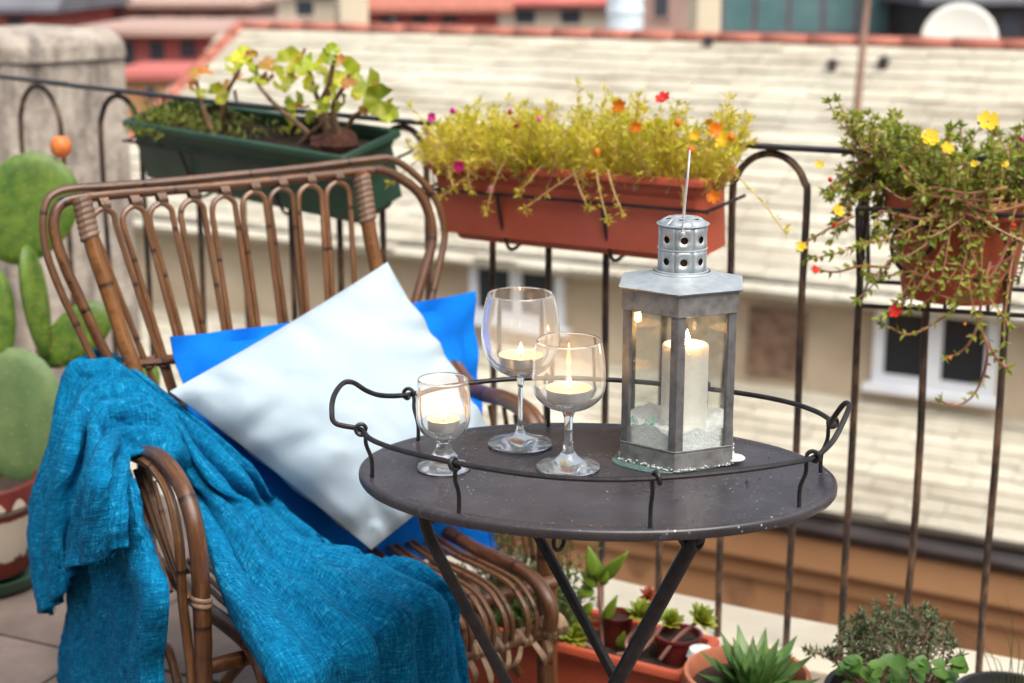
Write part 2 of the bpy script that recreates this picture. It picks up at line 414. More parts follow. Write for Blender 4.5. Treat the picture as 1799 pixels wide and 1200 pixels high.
def thing(name, loc, label, cat, group=None):
    o = bpy.data.objects.new(name, None); scene.collection.objects.link(o)
    o.location = loc; o['_w'] = [float(x) for x in loc]; o['label'] = label; o['category'] = cat
    o.empty_display_size = .05
    if group: o['group'] = group
    return o

def inside(poly, p):
    c = False; n = len(poly)
    for i in range(n):
        a, b = poly[i], poly[i - 1]
        if (a[1] > p[1]) != (b[1] > p[1]) and p[0] < (b[0] - a[0]) * (p[1] - a[1]) / (b[1] - a[1]) + a[0]: c = not c
    return c

# =================================================================== THE SETTING
# ---- line of the railing (plan), a bent balcony edge
RAILPX = [(0, 135, 1.02), (100, 147, 1.018), (240, 163, 1.015), (470, 189, 1.008), (700, 212, 1.0), (1000, 236, 1.0), (1300, 255, 1.0), (1500, 266, 1.0), (1799, 282, 1.0)]
rail_pts = [atz(*q) for q in RAILPX]
left_ext = rail_pts[0] + unit((rail_pts[0] - rail_pts[2]) * V(1, 1, 0)) * 3.2
right_ext = rail_pts[-1] + unit((rail_pts[-1] - rail_pts[-3]) * V(1, 1, 0)) * 1.6
rail_line = catmull([left_ext] + rail_pts + [right_ext], 8)
rail_xy = np.array(rail_line)[:, :2]
tg = np.gradient(rail_xy, axis=0); tg /= np.linalg.norm(tg, axis=1)[:, None]
out_n = np.stack([-tg[:, 1], tg[:, 0]], 1)
out_n[out_n[:, 1] < 0] *= -1
offs = lambda d: rail_xy + out_n * d

# ---- terrace floor, tiles, stone edge
edge_in, edge_out = offs(-.07), offs(.16)
poly_floor = [tuple(p) for p in offs(.13)] + [(3.2, -1.5), (-4.4, -1.5)]
fl = MB().prism(poly_floor, -.30, -.012).build('terrace_floor', 'mortar', smooth=False, kind='structure')
tile_me = None; ta = rad(-24); T = .40
tx, ty = V(math.cos(ta), math.sin(ta)), V(-math.sin(ta), math.cos(ta))
for i in range(-12, 13):
    for j in range(-6, 14):
        c = tx * (i * T) + ty * (j * T) + V(0, 2.2)
        if not inside([tuple(p) for p in offs(-.02)] + [(3.1, .2), (-3.4, .2)], c): continue
        if tile_me is None:
            ob = MB().box((0, 0, -.008), (T - .008, T - .008, .016)).build('tile', 'floor_stone', fl, origin=(c[0], c[1], 0), bevel=.002)
            ob.data.transform(__import__('mathutils').Matrix.Translation((c[0], c[1], 0)))
            tile_me = ob.data
        else:
            ob = bpy.data.objects.new('tile', tile_me); scene.collection.objects.link(ob); ob.parent = fl
            ob.location = (c[0], c[1], rng.uniform(-.0015, .0015))
        ob.rotation_euler.z = ta
kb = MB()
for i in range(len(rail_xy) - 1):
    a, b, c, d = edge_in[i], edge_in[i + 1], edge_out[i + 1], edge_out[i]
    if i: pass
kv, kf = [], []
n = len(rail_xy)
for i in range(n):
    for (p, z) in ((edge_in[i], -.02), (edge_in[i], .035), (edge_out[i], .03), (edge_out[i], -.35)): kv.append(V(p[0], p[1], z))
for i in range(n - 1):
    for k in range(4):
        k2 = (k + 1) % 4
        kf.append((i * 4 + k, (i + 1) * 4 + k, (i + 1) * 4 + k2, i * 4 + k2))
kb.add(kv, [f[::-1] for f in kf] + [(0, 1, 2, 3), tuple(reversed([(n - 1) * 4 + k for k in range(4)]))]).build('balcony_kerb', 'kerb_stone', smooth=False, bevel=.008, kind='structure')
MB().prism([(-5000, -1500), (5000, -1500), (5000, 7000), (-5000, 7000)], -14.2, -14).build('street_ground', 'street', smooth=False, kind='structure')
# own facade under the balcony
MB().prism([tuple(p) for p in offs(.10)] + [(3.0, -1.4), (-3.4, -1.4)], -14, -.352).build('house_facade', 'tan_plaster', smooth=False, kind='structure')

hw_ = MB(); hw_.box((-.2, -1.45, 1.6), (6.6, .2, 3.2)); hw_.build('added_bounce_wall', 'attic_plaster', smooth=False, kind='structure')  # unseen wall behind the camera, added for glass reflections and fill light
# ---- railing: top bar, hoops
rr = thing('balcony_railing', (rail_xy[len(rail_xy)//2][0], rail_xy[len(rail_xy)//2][1], .03), 'wrought iron balcony railing of tall arched hoops under a flat top bar', 'railing')
mb = MB()
vs, fs = [], []
for i in range(n):
    z = rail_line[i][2]
    for (o_, dz) in ((-.014, -.004), (.014, -.004), (.014, .004), (-.014, .004)):
        p = rail_xy[i] + out_n[i] * o_; vs.append(V(p[0], p[1], z + dz))
for i in range(n - 1):
    for k in range(4): fs.append((i * 4 + k, i * 4 + (k + 1) % 4, (i + 1) * 4 + (k + 1) % 4, (i + 1) * 4 + k))
mb.add(vs, fs).build('top_bar', 'iron_black', rr, smooth=False, bevel=.001)
RU = [q[0] for q in RAILPX]; RV = [q[1] for q in RAILPX]; RZ = [q[2] for q in RAILPX]
def rail_at(u): return atz(u, np.interp(u, RU, RV), np.interp(u, RU, RZ))
HOOPS = [(30, 102), (172, 243), (340, 420), (505, 590), (668, 748), (866, 965), (1070, 1175), (1290, 1422), (1524, 1648), (1790, 1925)]
def hoop(A, B):
    zt = min(A[2], B[2]) - .006
    ra, rb = V(A[0], A[1], .01), V(B[0], B[1], .01)
    w = np.linalg.norm((B - A)[:2]) / 2; mid = (A + B) / 2; e = unit((B - A) * V(1, 1, 0))
    pts = [ra + V(rng.normal() * .004, rng.normal() * .004, 0)]
    for t in (.25, .5, .75): pts.append(V(A[0] + rng.normal() * .0015, A[1] + rng.normal() * .0015, .01 + (zt - w * 1.15) * t))
    for k in range(0, 9):
        t = math.pi - math.pi * k / 8
        pts.append(V(mid[0], mid[1], zt - w * 1.15) + e * w * math.cos(t) + V(0, 0, w * 1.15 * math.sin(t) - .006))
    for t in (.75, .5, .25): pts.append(V(B[0] + rng.normal() * .0015, B[1] + rng.normal() * .0015, .01 + (zt - w * 1.15) * t))
    pts.append(rb + V(rng.normal() * .004, rng.normal() * .004, 0))
    return MB().tube(catmull(pts, 5), .0068, 8).build('hoop', 'iron_rusty', rr)
for a, b in HOOPS: hoop(rail_at(a) if a <= 1799 else None, rail_at(b)) if b <= 1799 else hoop(rail_at(a), atz(b, 290, 1.0))
# further hoops past both edges of the picture
for sgn, base in ((-1, rail_pts[0]), (1, rail_pts[-1])):
    ext = left_ext if sgn < 0 else right_ext
    d = unit(ext - base)
    s0 = .02 if sgn < 0 else .20
    for k in range(9 if sgn < 0 else 4):
        a = base + d * (s0 + .1 + k * .34); hoop(*( (a, a + d * .17) if sgn > 0 else (a + d * .17, a)))

# ---- concrete pier behind the railing, left
pr = thing('concrete_pier', atd(95, 560, 5.35) * V(1, 1, 0) + V(0, 0, -.3), 'weathered concrete pier with rounded cap behind the railing at left edge', 'pier')
rz = rad(-40); X = V(math.cos(rz), math.sin(rz), 0); Y = V(-math.sin(rz), math.cos(rz), 0)
pc = atd(70, 300, 5.6) * V(1, 1, 0)
def rounded_block(mb, c, hx, hy, z0, z1, rtop, seg=5, rc=.05):
    ring = []
    for (sx, sy, a0) in ((1, 1, 0), (-1, 1, 90), (-1, -1, 180), (1, -1, 270)):
        for k in range(4):
            t = rad(a0 + 30 * k); ring.append((sx * (hx - rc) + rc * math.cos(t), sy * (hy - rc) + rc * math.sin(t)))
    levels = [(z0, 0), (z0 * .5 + z1 * .5, 0), (z1 - rtop, 0)] + [(z1 - rtop + rtop * math.sin(t), rtop * (1 - math.cos(t))) for t in np.linspace(0, math.pi / 2, seg)[1:]]
    G, N = [], len(ring)
    for (z, ins) in levels:
        for (x, y) in ring:
            k = 1 - ins / max(hx, hy)
            w = V(mnoise.noise(Vector((x * 9, y * 9, z * 6))), mnoise.noise(Vector((x * 9, y * 9, z * 6 + 9))), mnoise.noise(Vector((x * 5, y * 5, z * 6 + 30)))) * .012
            G.append(c + X * x * k + Y * y * k + V(0, 0, z) + w)
    fs = [(i * N + k, i * N + (k + 1) % N, (i + 1) * N + (k + 1) % N, (i + 1) * N + k) for i in range(len(levels) - 1) for k in range(N)]
    fs.append(tuple((len(levels) - 1) * N + k for k in range(N)))
    mb.add(G, fs)
ztop = atd(100, 62, 5.6)[2]
m1 = MB(); rounded_block(m1, pc, .235, .25, -.32, ztop - .07, .01); m1.build('shaft', 'weathered_concrete', pr)
m1 = MB(); rounded_block(m1, pc, .25, .265, ztop - .07, ztop + .03, .07, 6, .08); m1.build('cap', 'weathered_concrete', pr)

# =================================================================== NEIGHBOURING HOUSE
e_dir = unit(V(1.824, -1.0, 0)); m_dir = V(-e_dir[1], e_dir[0], 0)          # along the eaves / away from us
if m_dir[1] < 0: m_dir = -m_dir
Eg = atd(1550, 912, 10.0)                                                  # a point on the gutter
def on_slope(u, v, P, ang):
    nrm = -m_dir * math.sin(ang) + V(0, 0, math.cos(ang)); return atp(u, v, P, nrm)
LOW, UPP = rad(27), rad(32)
Wb = on_slope(1640, 722, Eg, LOW)                                          # foot of the attic wall
Wt = atp(1640, 508, Wb, m_dir)                                             # top of the attic wall
Eu = Wt - m_dir * .22 + V(0, 0, -.22 * math.tan(UPP) + .04)                 # upper eave, overhanging
Rg = on_slope(1100, 66, Eu, UPP)                                           # on the ridge
Vt, Vb = on_slope(425, 48, Eu, UPP), on_slope(285, 172, Eu, UPP)           # left verge
def co(P): return np.dot(P, e_dir), np.dot(P, m_dir), P[2]
def pt(a, b, z): return e_dir * a + m_dir * b + V(0, 0, z)
aL = co(Vb)[0]; aR = co(atd(1799, 950, 10))[0] + 4.0
hb = thing('neighbour_house', pt((aL + aR) / 2, co(Wb)[1] + 2, -14), 'long tan house below the railing with pale slate roofs and attic windows', 'house')
hroot = hb
bg_, zg = co(Eg)[1], co(Eg)[2]; bw, zw = co(Wb)[1], co(Wb)[2]; bu, zu = co(Eu)[1], co(Eu)[2]; br, zr = co(Rg)[1], co(Rg)[2]
def slab(b0, b1, z0, z1, a0=None, a1=None):
    a0 = aL if a0 is None else a0; a1 = aR if a1 is None else a1
    return [pt(a0, b0, z0), pt(a1, b0, z0), pt(a1, b1, z0), pt(a0, b1, z0), pt(a0, b0, z1), pt(a1, b0, z1), pt(a1, b1, z1), pt(a0, b1, z1)]
MB().hexa(slab(bg_ + .12, br + 3, -14, zg - .10)).build('wall', 'tan_plaster', hroot, smooth=False)
MB().hexa(slab(bg_ - .02, bg_ + .119, zg - .46, zg - .22)).build('cornice', 'tan_plaster', hroot, smooth=False, bevel=.03)
MB().hexa(slab(bg_ + .06, bg_ + .119, zg - .62, zg - .50)).build('moulding', 'tan_plaster', hroot, smooth=False, bevel=.02)
gt = [pt(0, bg_ + .06 * math.cos(t) - .03, zg - .10 + .085 * math.sin(t)) for t in np.linspace(math.pi, 2 * math.pi, 9)]
g = MB(); G = [[p + e_dir * a for p in gt] for a in (aL, aR)]; g.grid(np.array(G)); g.build('gutter', 'gutter_metal', hroot, solid=.012)
MB().hexa(slab(bg_ + .035, bg_ + .119, zg - .215, zg - .02)).build('fascia', 'gutter_metal', hroot, smooth=False)
for (u, v, r_) in ((1302, 1035, .13), (1420, 1062, .15), (1120, 990, .10), (1690, 1120, .14)):
    c = atp(u, v, pt(0, bg_ + .118, 0), m_dir); k = MB()
    ring = [c + e_dir * r_ * .75 * math.cos(t) * (1 + .25 * rng.random()) + V(0, 0, r_ * math.sin(t) * (1 + .25 * rng.random())) for t in np.linspace(0, 2 * math.pi, 15)[:-1]]
    ring = [p - m_dir * .004 for p in ring]
    k.add(ring + [p + m_dir * .01 for p in ring], [tuple(range(14)), *[(i, (i + 1) % 14, 14 + (i + 1) % 14, 14 + i) for i in range(14)]]).build('damp_patch', 'stain', hroot, smooth=False)
def roof(name, b0, z0, b1, z1, rows, left_fn):
    L = math.hypot(b1 - b0, z1 - z0); db, dz = (b1 - b0) / L, (z1 - z0) / L; nb, nz = -dz, db
    base = MB().add([pt(left_fn(0), b0, z0), pt(aR, b0, z0), pt(aR, b1, z1), pt(left_fn(1), b1, z1),
                     pt(left_fn(0), b0 - nb * .06, z0 - nz * .06), pt(aR, b0 - nb * .06, z0 - nz * .06), pt(aR, b1 - nb * .06, z1 - nz * .06), pt(left_fn(1), b1 - nb * .06, z1 - nz * .06)],
                    [(0, 1, 2, 3), (7, 6, 5, 4), (0, 4, 5, 1), (1, 5, 6, 2), (2, 6, 7, 3), (3, 7, 4, 0)]).build(name, 'slate_pale', hroot, smooth=False)
    for i in range(rows):
        s0, s1 = L * i / rows - .02, L * (i + 1.25) / rows
        if i == rows - 1: s1 = L
        k = MB(); a = left_fn(i / rows) - rng.random() * .2
        while a < aR:
            w = rng.uniform(.24, .46); th = rng.uniform(.010, .022); j = rng.normal() * .012
            q = []
            for lift in (.003, th):
                for (aa, ss, lf) in ((a, s0 + j, 1.0), (a + w - .008, s0 + j + rng.normal() * .006, 1.0), (a + w - .008, s1, .35), (a, s1, .35)):
                    h = .004 + lift * lf if lift == th else .001
                    if lift == th: h += .010 * (lf > .5)
                    q.append(pt(aa, b0 + db * ss + nb * h, z0 + dz * ss + nz * h))
            k.hexa(q); a += w
        k.build('slate_course', 'slate_pale', base, smooth=False)
    return base
roof('lower_roof', bg_, zg, bw + .05, zw + .05 * math.tan(LOW), 9, lambda t: aL)
aT = co(Vt)[0]
ur = roof('upper_roof', bu, zu, br, zr, 20, lambda t: aL + (aT - aL) * t if aT > aL else aL)
MB().hexa(slab(bw, bw + 2.5, zw - .3, co(Wt)[2])).build('attic_wall', 'attic_plaster', hroot, smooth=False)
MB().hexa(slab(bu + .05, bw - .002, co(Wt)[2] - .06, co(Wt)[2] - .02)).build('eave_board', 'gutter_metal', hroot, smooth=False)
# ridge tiles, verge tiles
def half_tile(name, P0, P1, r_, parent, mt):
    d = unit(P1 - P0); side = unit(np.cross(d, V(0, 0, 1))); upv = np.cross(side, d)
    G = [[P + side * r_ * k * math.cos(t) + upv * r_ * k * math.sin(t) for t in np.linspace(-.15, math.pi + .15, 9)] for P, k in ((P0, 1.0), (P1 + d * .03, .88))]
    return MB().grid(np.array(G)).build(name, mt, parent, solid=.014)
a = aT
while a < aR:
    half_tile('ridge_tile', pt(a, br, zr), pt(a + .40, br, zr), .065, ur, 'ridge_clay'); a += .40
nv = 14; va, vb_ = pt(aT, br, zr), pt(aL, bu, zu)
for i in range(nv):
    half_tile('verge_tile', vb_ + (va - vb_) * i / nv + V(0, 0, .01), vb_ + (va - vb_) * (i + 1) / nv + V(0, 0, .01), .07, ur, 'ridge_clay')
# back slope so the house is closed
MB().add([pt(aT, br, zr - .02), pt(aR, br, zr - .02), pt(aR, br + 3, zr - 1.9), pt(aT, br + 3, zr - 1.9)], [(0, 1, 2, 3)]).build('rear_roof', 'slate_pale', hroot, smooth=False, solid=.05)
MB().add([pt(aL + .04, bg_ + .13, zg - .12), pt(aL + .04, bw, zw), pt(aL + .04, bw, zu - .02), pt(aL + .2, br, zr - .1), pt(aL + .2, br + 3, zr - 1.95), pt(aL + .04, br + 3, zg - .12)], [(0, 1, 2, 3, 4, 5)]).build('gable', 'attic_plaster', hroot, smooth=False, solid=.02)
def attic_window(u0, u1, v0, v1):
    pl = pt(0, bw - .012, 0)
    A, B = atp(u0, v1, pl, m_dir), atp(u1, v1, pl, m_dir); zT = atp((u0 + u1) / 2, v0, pl, m_dir)[2]
    a0, a1, z0 = co(A)[0], co(B)[0], (A[2] + B[2]) / 2
    zT = min(zT, co(Wt)[2] - .07)
    fr = MB(); w = .075
    def bx(x0, x1, y0, y1, d0, d1): fr.hexa([pt(x, bw - d, y) for y in (y0, y1) for (x, d) in ((x0, d1), (x1, d1), (x1, d0), (x0, d0))])
    bx(a0, a0 + w, z0, zT, .002, .05); bx(a1 - w, a1, z0, zT, .002, .05); bx(a0 + w, a1 - w, z0, z0 + w, .002, .05); bx(a0 + w, a1 - w, zT - w, zT, .002, .05)
    mid = (a0 + a1) / 2; bx(mid - w * .7, mid + w * .7, z0 + w, zT - w, .002, .048)
    win = fr.build('window', 'white_paint', hroot, smooth=False)
    for (x0, x1) in ((a0 + w, mid - w * .7), (mid + w * .7, a1 - w)):
        MB().hexa([pt(x, bw - d, y) for y in (z0 + w, zT - w) for (x, d) in ((x0, .02), (x1, .02), (x1, .004), (x0, .004))]).build('pane', 'window_glass', win, smooth=False)
    s = MB(); s.hexa([pt(x, bw - d, y) for y in (z0 - .05, z0 - .002) for (x, d) in ((a0 - .05, .10), (a1 + .05, .10), (a1 + .05, .002), (a0 - .05, .002))]); s.build('sill', 'white_paint', win, smooth=False)
attic_window(1532, 1748, 520, 684)
attic_window(828, 992, 410, 565)
for (u0, u1) in ((1312, 1412),):     # dark brown panel beside the window
    P0, P1 = atp(u0, 655, pt(0, bw - .03, 0), m_dir), atp(u1, 655, pt(0, bw - .03, 0), m_dir)
    MB().hexa([pt(x, bw - d, y) for y in (co(P0)[2], co(Wt)[2] - .26) for (x, d) in ((co(P0)[0], .03), (co(P1)[0], .03), (co(P1)[0], .002), (co(P0)[0], .002))]).build('brown_panel', 'binding', hroot, smooth=False)
# small roof hooks and vents
for (u, v) in ((690, 48), (1245, 80), (1552, 118), (1462, 122)):
    P = on_slope(u, v, Eu + V(0, 0, .03), UPP)
    MB().lathe([(0, -.05), (.03, -.05), (.032, .03), (.052, .04), (.048, .07), (.02, .085), (0, .09)], P, 12).build('roof_vent', 'gutter_metal', ur)

# ---- mast, dish and far roofs
P = on_slope(1500, 244, Eu + V(0, 0, .03), UPP); Q = P + V(.02, -.02, 0) + (atd(1530, -120, np.dot(P - _c, _f)) - P)
ms = thing('antenna_mast', P, 'thin rusty antenna mast rising from the pale slate roof at right', 'mast')
MB().tube([P - V(0, 0, .05), (P + Q) / 2, Q], [.034, .026, .02], 10).build('pole', 'rust_pole', ms)
MB().tube([Q - V(.25, 0, .1), Q + V(.25, 0, -.1)], .012, 8).build('crossbar', 'rust_pole', ms)
dp = atd(1684, 78, np.dot(pt(co(atd(1684, 78, 14))[0], br, zr) - _c, _f) + .15)
ds = thing('satellite_dish', dp, 'round cream satellite dish standing on the roof ridge at right', 'dish')
rr_ = .31; nrm = unit(V(-.25, -1, .25)); sx = unit(np.cross(nrm, V(0, 0, 1))); sy = np.cross(sx, nrm); dc = dp + V(0, 0, .02)
G = [[dc + sx * r_ * math.cos(t) + sy * r_ * math.sin(t) + nrm * (r_ * r_ * .5) for t in np.linspace(0, 2 * math.pi, 33)] for r_ in np.linspace(.004, rr_, 8)]
MB().grid(np.array(G)).build('reflector', 'dish_cream', ds, solid=.012)
MB().tube([dc - sy * rr_ * .9 + nrm * .05, dc + nrm * .32 - sy * .05], .012, 8).build('feed_arm', 'rust_pole', ds)
MB().tube([dc - nrm * .03, dc - nrm * .06 + V(0, 0, -.35)], .022, 8).build('bracket', 'rust_pole', ds)

def far_block(name, label, cat, u0, u1, v0, d, deep, wallm, roofm=None, wins=(), rz=0, group=None, roof_over=.25, winm='dark_pane', roof_h=.35):
    A, B = atd(u0, v0, d), atd(u1, v0, d); zt = A[2]; w = B[0] - A[0]; c = (A + B) / 2
    t = thing(name, (c[0], c[1] + deep / 2, -14), label, cat, group)
    MB().hexa([V(x, y, z) for z in (-14, zt) for x, y in ((A[0], A[1]), (B[0], A[1]), (B[0], A[1] + deep), (A[0], A[1] + deep))]).build('wall', wallm, t, smooth=False)
    if roofm:
        o = roof_over; x0, x1, y0, y1 = A[0] - o, B[0] + o, A[1] - o, A[1] + deep + o
        k = MB(); k.add([V(x0, y0, zt + .003), V(x1, y0, zt + .003), V(x1, y1, zt + .003), V(x0, y1, zt + .003), V(x0, y0, zt + .14), V(x1, y0, zt + .14), V(x1, y1, zt + .14), V(x0, y1, zt + .14), V(x0 + .1, (y0 + y1) / 2, zt + roof_h), V(x1 - .1, (y0 + y1) / 2, zt + roof_h)],
              [(3, 2, 1, 0), (0, 1, 5, 4), (1, 2, 6, 5), (2, 3, 7, 6), (3, 0, 4, 7), (4, 5, 9, 8), (6, 7, 8, 9), (5, 6, 9), (7, 4, 8)])
        k.build('roof', roofm, t, smooth=False)
    for (a0, a1, b0, b1) in wins:
        P0, P1 = atd(a0, b1, d), atd(a1, b0, d)
        fw = .06 * d / 30
        wdo = MB().hexa([V(x, A[1] + y, z) for z in (P0[2] - fw, P1[2] + fw) for x, y in ((P0[0] - fw, -.05), (P1[0] + fw, -.05), (P1[0] + fw, -.002), (P0[0] - fw, -.002))]).build('window', wallm, t, smooth=False)
        MB().hexa([V(x, A[1] + y, z) for z in (P0[2], P1[2]) for x, y in ((P0[0], -.06), (P1[0], -.06), (P1[0], -.051), (P0[0], -.051))]).build('pane', winm, wdo, smooth=False)
    return t
far_block('red_house', 'far red rendered house with dark windows left of the slate roof', 'house', 150, 432, 62, 34, 6, 'red_render', 'pink_beige',
          [(262, 288, 72, 106), (316, 345, 70, 102), (372, 398, 70, 98), (212, 236, 72, 150)], roof_over=.5, roof_h=.16)
far_block('low_wing', 'low tan outbuilding in front of the far red house', 'outbuilding', 200, 345, 140, 30, 3, 'tan_plaster', 'red_render', [(255, 275, 152, 175)], roof_over=.15, roof_h=.18)
far_block('long_house', 'far beige house with a strip of dark windows at top left', 'house', 105, 425, 12, 52, 8, 'pink_beige', 'pink_beige',
          [(120, 150, 26, 42), (182, 212, 26, 42), (245, 275, 26, 42), (305, 335, 26, 42), (365, 395, 26, 42)], roof_over=.6, roof_h=.3)
far_block('dark_roof_house', 'far house with dark roof at the top left corner', 'house', -120, 78, 22, 44, 8, 'red_render', 'grey_roof', [(10, 40, 28, 44)], roof_over=.5, roof_h=1.6)
far_block('red_roof_house', 'far house with red clay roof left of the white tank', 'house', 632, 872, 22, 46, 8, 'red_render', 'ridge_clay', [(668, 700, 26, 40), (722, 752, 26, 40), (775, 805, 26, 40)], roof_over=.5, roof_h=1.1)
far_block('pale_house', 'far pale house behind the white tank', 'house', 872, 1075, 10, 60, 8, 'beige_render', 'red_render', [(905, 940, 18, 42), (985, 1020, 18, 42)], roof_over=.5, roof_h=1.2)
far_block('tan_block', 'far tan block between two chimneys near the top edge', 'building', 430, 600, -10, 70, 9, 'beige_render', 'pink_beige', [(450, 480, 2, 28), (520, 550, 2, 28)], roof_over=.4)
far_block('beige_block', 'far beige block beside the cream chimney at the top', 'building', 1128, 1222, -40, 40, 5, 'pink_beige', 'ridge_clay', [(1150, 1175, -10, 30)], roof_over=.2)
far_block('glazed_building', 'far building with a row of teal windows along the top edge', 'building', 1258, 1640, -60, 42, 9, 'grey_roof', 'grey_roof',
          [(1275 + i * 60, 1322 + i * 60, -5, 56) for i in range(6)], winm='teal_pane')
far_block('grey_roof_house', 'far dark house with grey roof behind the satellite dish', 'house', 1640, 1960, 8, 38, 8, 'gutter_metal', 'grey_roof', [(1760, 1790, 22, 62), (1815, 1850, 22, 62)], roof_h=2.2, roof_over=.4)
def chimney(u0, u1, v0, d, label, m, name='chimney'):
    A, B = atd(u0, v0, d), atd(u1, v0, d); w = (B - A)[0]; c = (A + B) / 2
    zb = zr - .5
    t = thing(name, (c[0], c[1], zb), label, 'chimney')
    MB().box((c[0], c[1], (zb + c[2]) / 2), (w, w, c[2] - zb), .3).build('stack', m, t, smooth=False, bevel=.02)
    MB().box((c[0], c[1], c[2] + .06), (w * 1.2, w * 1.2, .12), .3).build('cap', m, t, smooth=False, bevel=.02)
dR = np.dot(Rg - _c, _f)
chimney(590, 642, -25, dR + 2.2, 'beige chimney stack left of the red roofs behind the ridge', 'beige_render')
chimney(1215, 1262, -40, dR + .6, 'cream chimney stack beside the far teal windows', 'beige_render')
tk = atd(1098, 46, dR + 1.2); tt = thing('water_tank', tk - V(0, 0, .6), 'white cylindrical water tank standing behind the roof ridge', 'tank')
w_ = 32 * (dR + 1.2) / FPX
MB().lathe([(0, -.6), (w_, -.6), (w_, .5), (w_ * .9, .58), (0, .64)], tk, 24).build('barrel', 'tank_white', tt)
MB().lathe([(w_ * .99, .1), (w_ * 1.06, .12), (w_ * 1.06, .16), (w_ * .99, .18)], tk, 24).build('hoop_band', 'tank_white', tt)

# =================================================================== RATTAN ARMCHAIR
CO = V(-.469, 2.697, 0); EX = unit(V(.854, .52, 0)); FW = unit(V(.52, -.854, 0)); EZ = V(0, 0, 1)
def cw(x, f, z): return CO + EX * x + FW * f + EZ * z
REC = rad(14); nback = FW * math.cos(REC) + EZ * math.sin(REC); PB = CO + EZ * .96
def bk(u, v, off=0): return atp(u, v, PB + nback * off, nback)
def px_arm(u, v, x): return atp(u, v, CO + EX * x, EX)
ch = thing('rattan_armchair', cw(0, .25, 0), 'brown rattan armchair with looped cane back draped with a teal throw', 'armchair')
def pole(name, pts, r, m='rattan', seg=10, par=ch, n=8, caps=True):
    return MB().tube(catmull(pts, n), r, seg, caps).build(name, m, par)
def wrap(P, d, r, length, turns, par=ch, m='binding'):
    """strip of cane wound tightly round a pole: a ridged sleeve, each turn slightly askew"""
    d = unit(d); a = unit(np.cross(d, V(.3, .2, .9))); b = np.cross(d, a); N = turns * 5; G = []
    for i in range(N + 1):
        t = i / N; rr3 = r * (1.0 + .10 * abs(math.sin(math.pi * t * turns))) * (1 if 0 < i < N else .86)
        G.append([P + d * length * (t - .5) + (a * math.cos(q) + b * math.sin(q)) * rr3 + d * (length / turns) * .35 * math.sin(q) for q in np.linspace(0, 2 * math.pi, 13)])
    return MB().grid(np.array(G), flip=True).build('binding', m, par)
# back frame
inner = [(217, 678), (190, 630), (168, 586), (138, 520), (116, 472), (97, 415), (95, 385), (104, 362), (128, 350), (200, 341), (300, 333), (414, 324), (530, 312), (643, 300), (672, 299), (704, 314), (735, 338), (752, 370), (759, 405), (757, 435), (746, 475), (729, 535), (712, 600), (700, 690)]
outer = [(198, 691), (162, 629), (135, 572), (108, 515), (85, 455), (76, 410), (78, 365), (92, 342), (125, 331), (200, 326), (300, 318), (414, 307), (530, 295), (643, 281), (690, 280), (735, 312), (765, 350), (778, 390), (781, 420), (771, 470), (757, 530), (738, 600), (722, 690)]
pole('top_rail', [bk(*q) for q in inner], .0095, 'rattan', n=5)
pole('frame_cane', [bk(*q, .004) for q in outer], .0068, 'rattan_cane', 8, n=5)
lp = [bk(146, 352, .016), bk(162, 429, .016), bk(190, 513, .016), bk(217, 597, .016), bk(246, 700, .016)]; lp += [cw(-.27, .18, .36), cw(-.27, .17, 0)]
rp = [bk(634, 302, .016), bk(650, 413, .016), bk(668, 500, .016), bk(690, 600, .016), bk(712, 700, .016)]; rp += [cw(.27, .18, .36), cw(.27, .17, 0)]
pole('back_post', lp, .0135, 'rattan_warm'); pole('back_post', rp, .0135, 'rattan_warm')
wrap(bk(151, 384, .016), lp[1] - lp[0], .0155, .07, 7); wrap(bk(641, 350, .016), rp[1] - rp[0], .0155, .085, 8); wrap(bk(240, 680, .016), lp[4] - lp[3], .0155, .03, 3)
# looped spindles
cs = [183, 237, 284, 339, 394, 447, 495, 545, 594]
topv = [366, 362, 357, 351, 344, 337, 331, 325, 320]
pairs = [238, 271, 313, 354, 400, 450, 500, 538, 584, 632]
for i, c in enumerate(cs):
    t0 = topv[i]; w = 21
    def leg(top_u, bot_u, k):      # from the shoulder of the loop down behind the cushions
        s = (bot_u - top_u) / (585 - (t0 + 30)); return [(top_u + s * (v - t0 - 30), v) for v in ((t0 + 75, t0 + 140, 585, 690, 790) if k > 0 else (790, 690, 585, t0 + 140, t0 + 75))]
    bl, brr = pairs[i] + 5, pairs[i + 1] - 5
    if i == 0: bl = 236
    P = leg(c - w, bl, -1) + [(c - w, t0 + 30), (c - w * .78, t0 + 10), (c, t0), (c + w * .78, t0 + 10), (c + w, t0 + 30)] + leg(c + w, brr, 1)
    pole('back_loop', [bk(*q, .003) for q in P], .0052, 'rattan_cane', 7, n=4)
    d = bk(c + 10, t0 - 12) - bk(c - 10, t0 - 10)
    wrap(bk(c, t0 - 9, .0), d, .0112, .017, 3)
pole('cross_cane', [bk(215, 640, .012), bk(300, 634, .012), bk(420, 622, .012), bk(560, 606, .012), bk(690, 592, .012)], .0065, 'rattan', 8)
pole('cross_cane', [bk(218, 634, -.006), bk(300, 628, -.006), bk(420, 616, -.006), bk(560, 600, -.006), bk(690, 586, -.006)], .0055, 'rattan', 8)
for u, v in ((258, 639), (283, 637), (330, 632)): wrap(bk(u, v, .003), EZ, .0115, .014, 2)
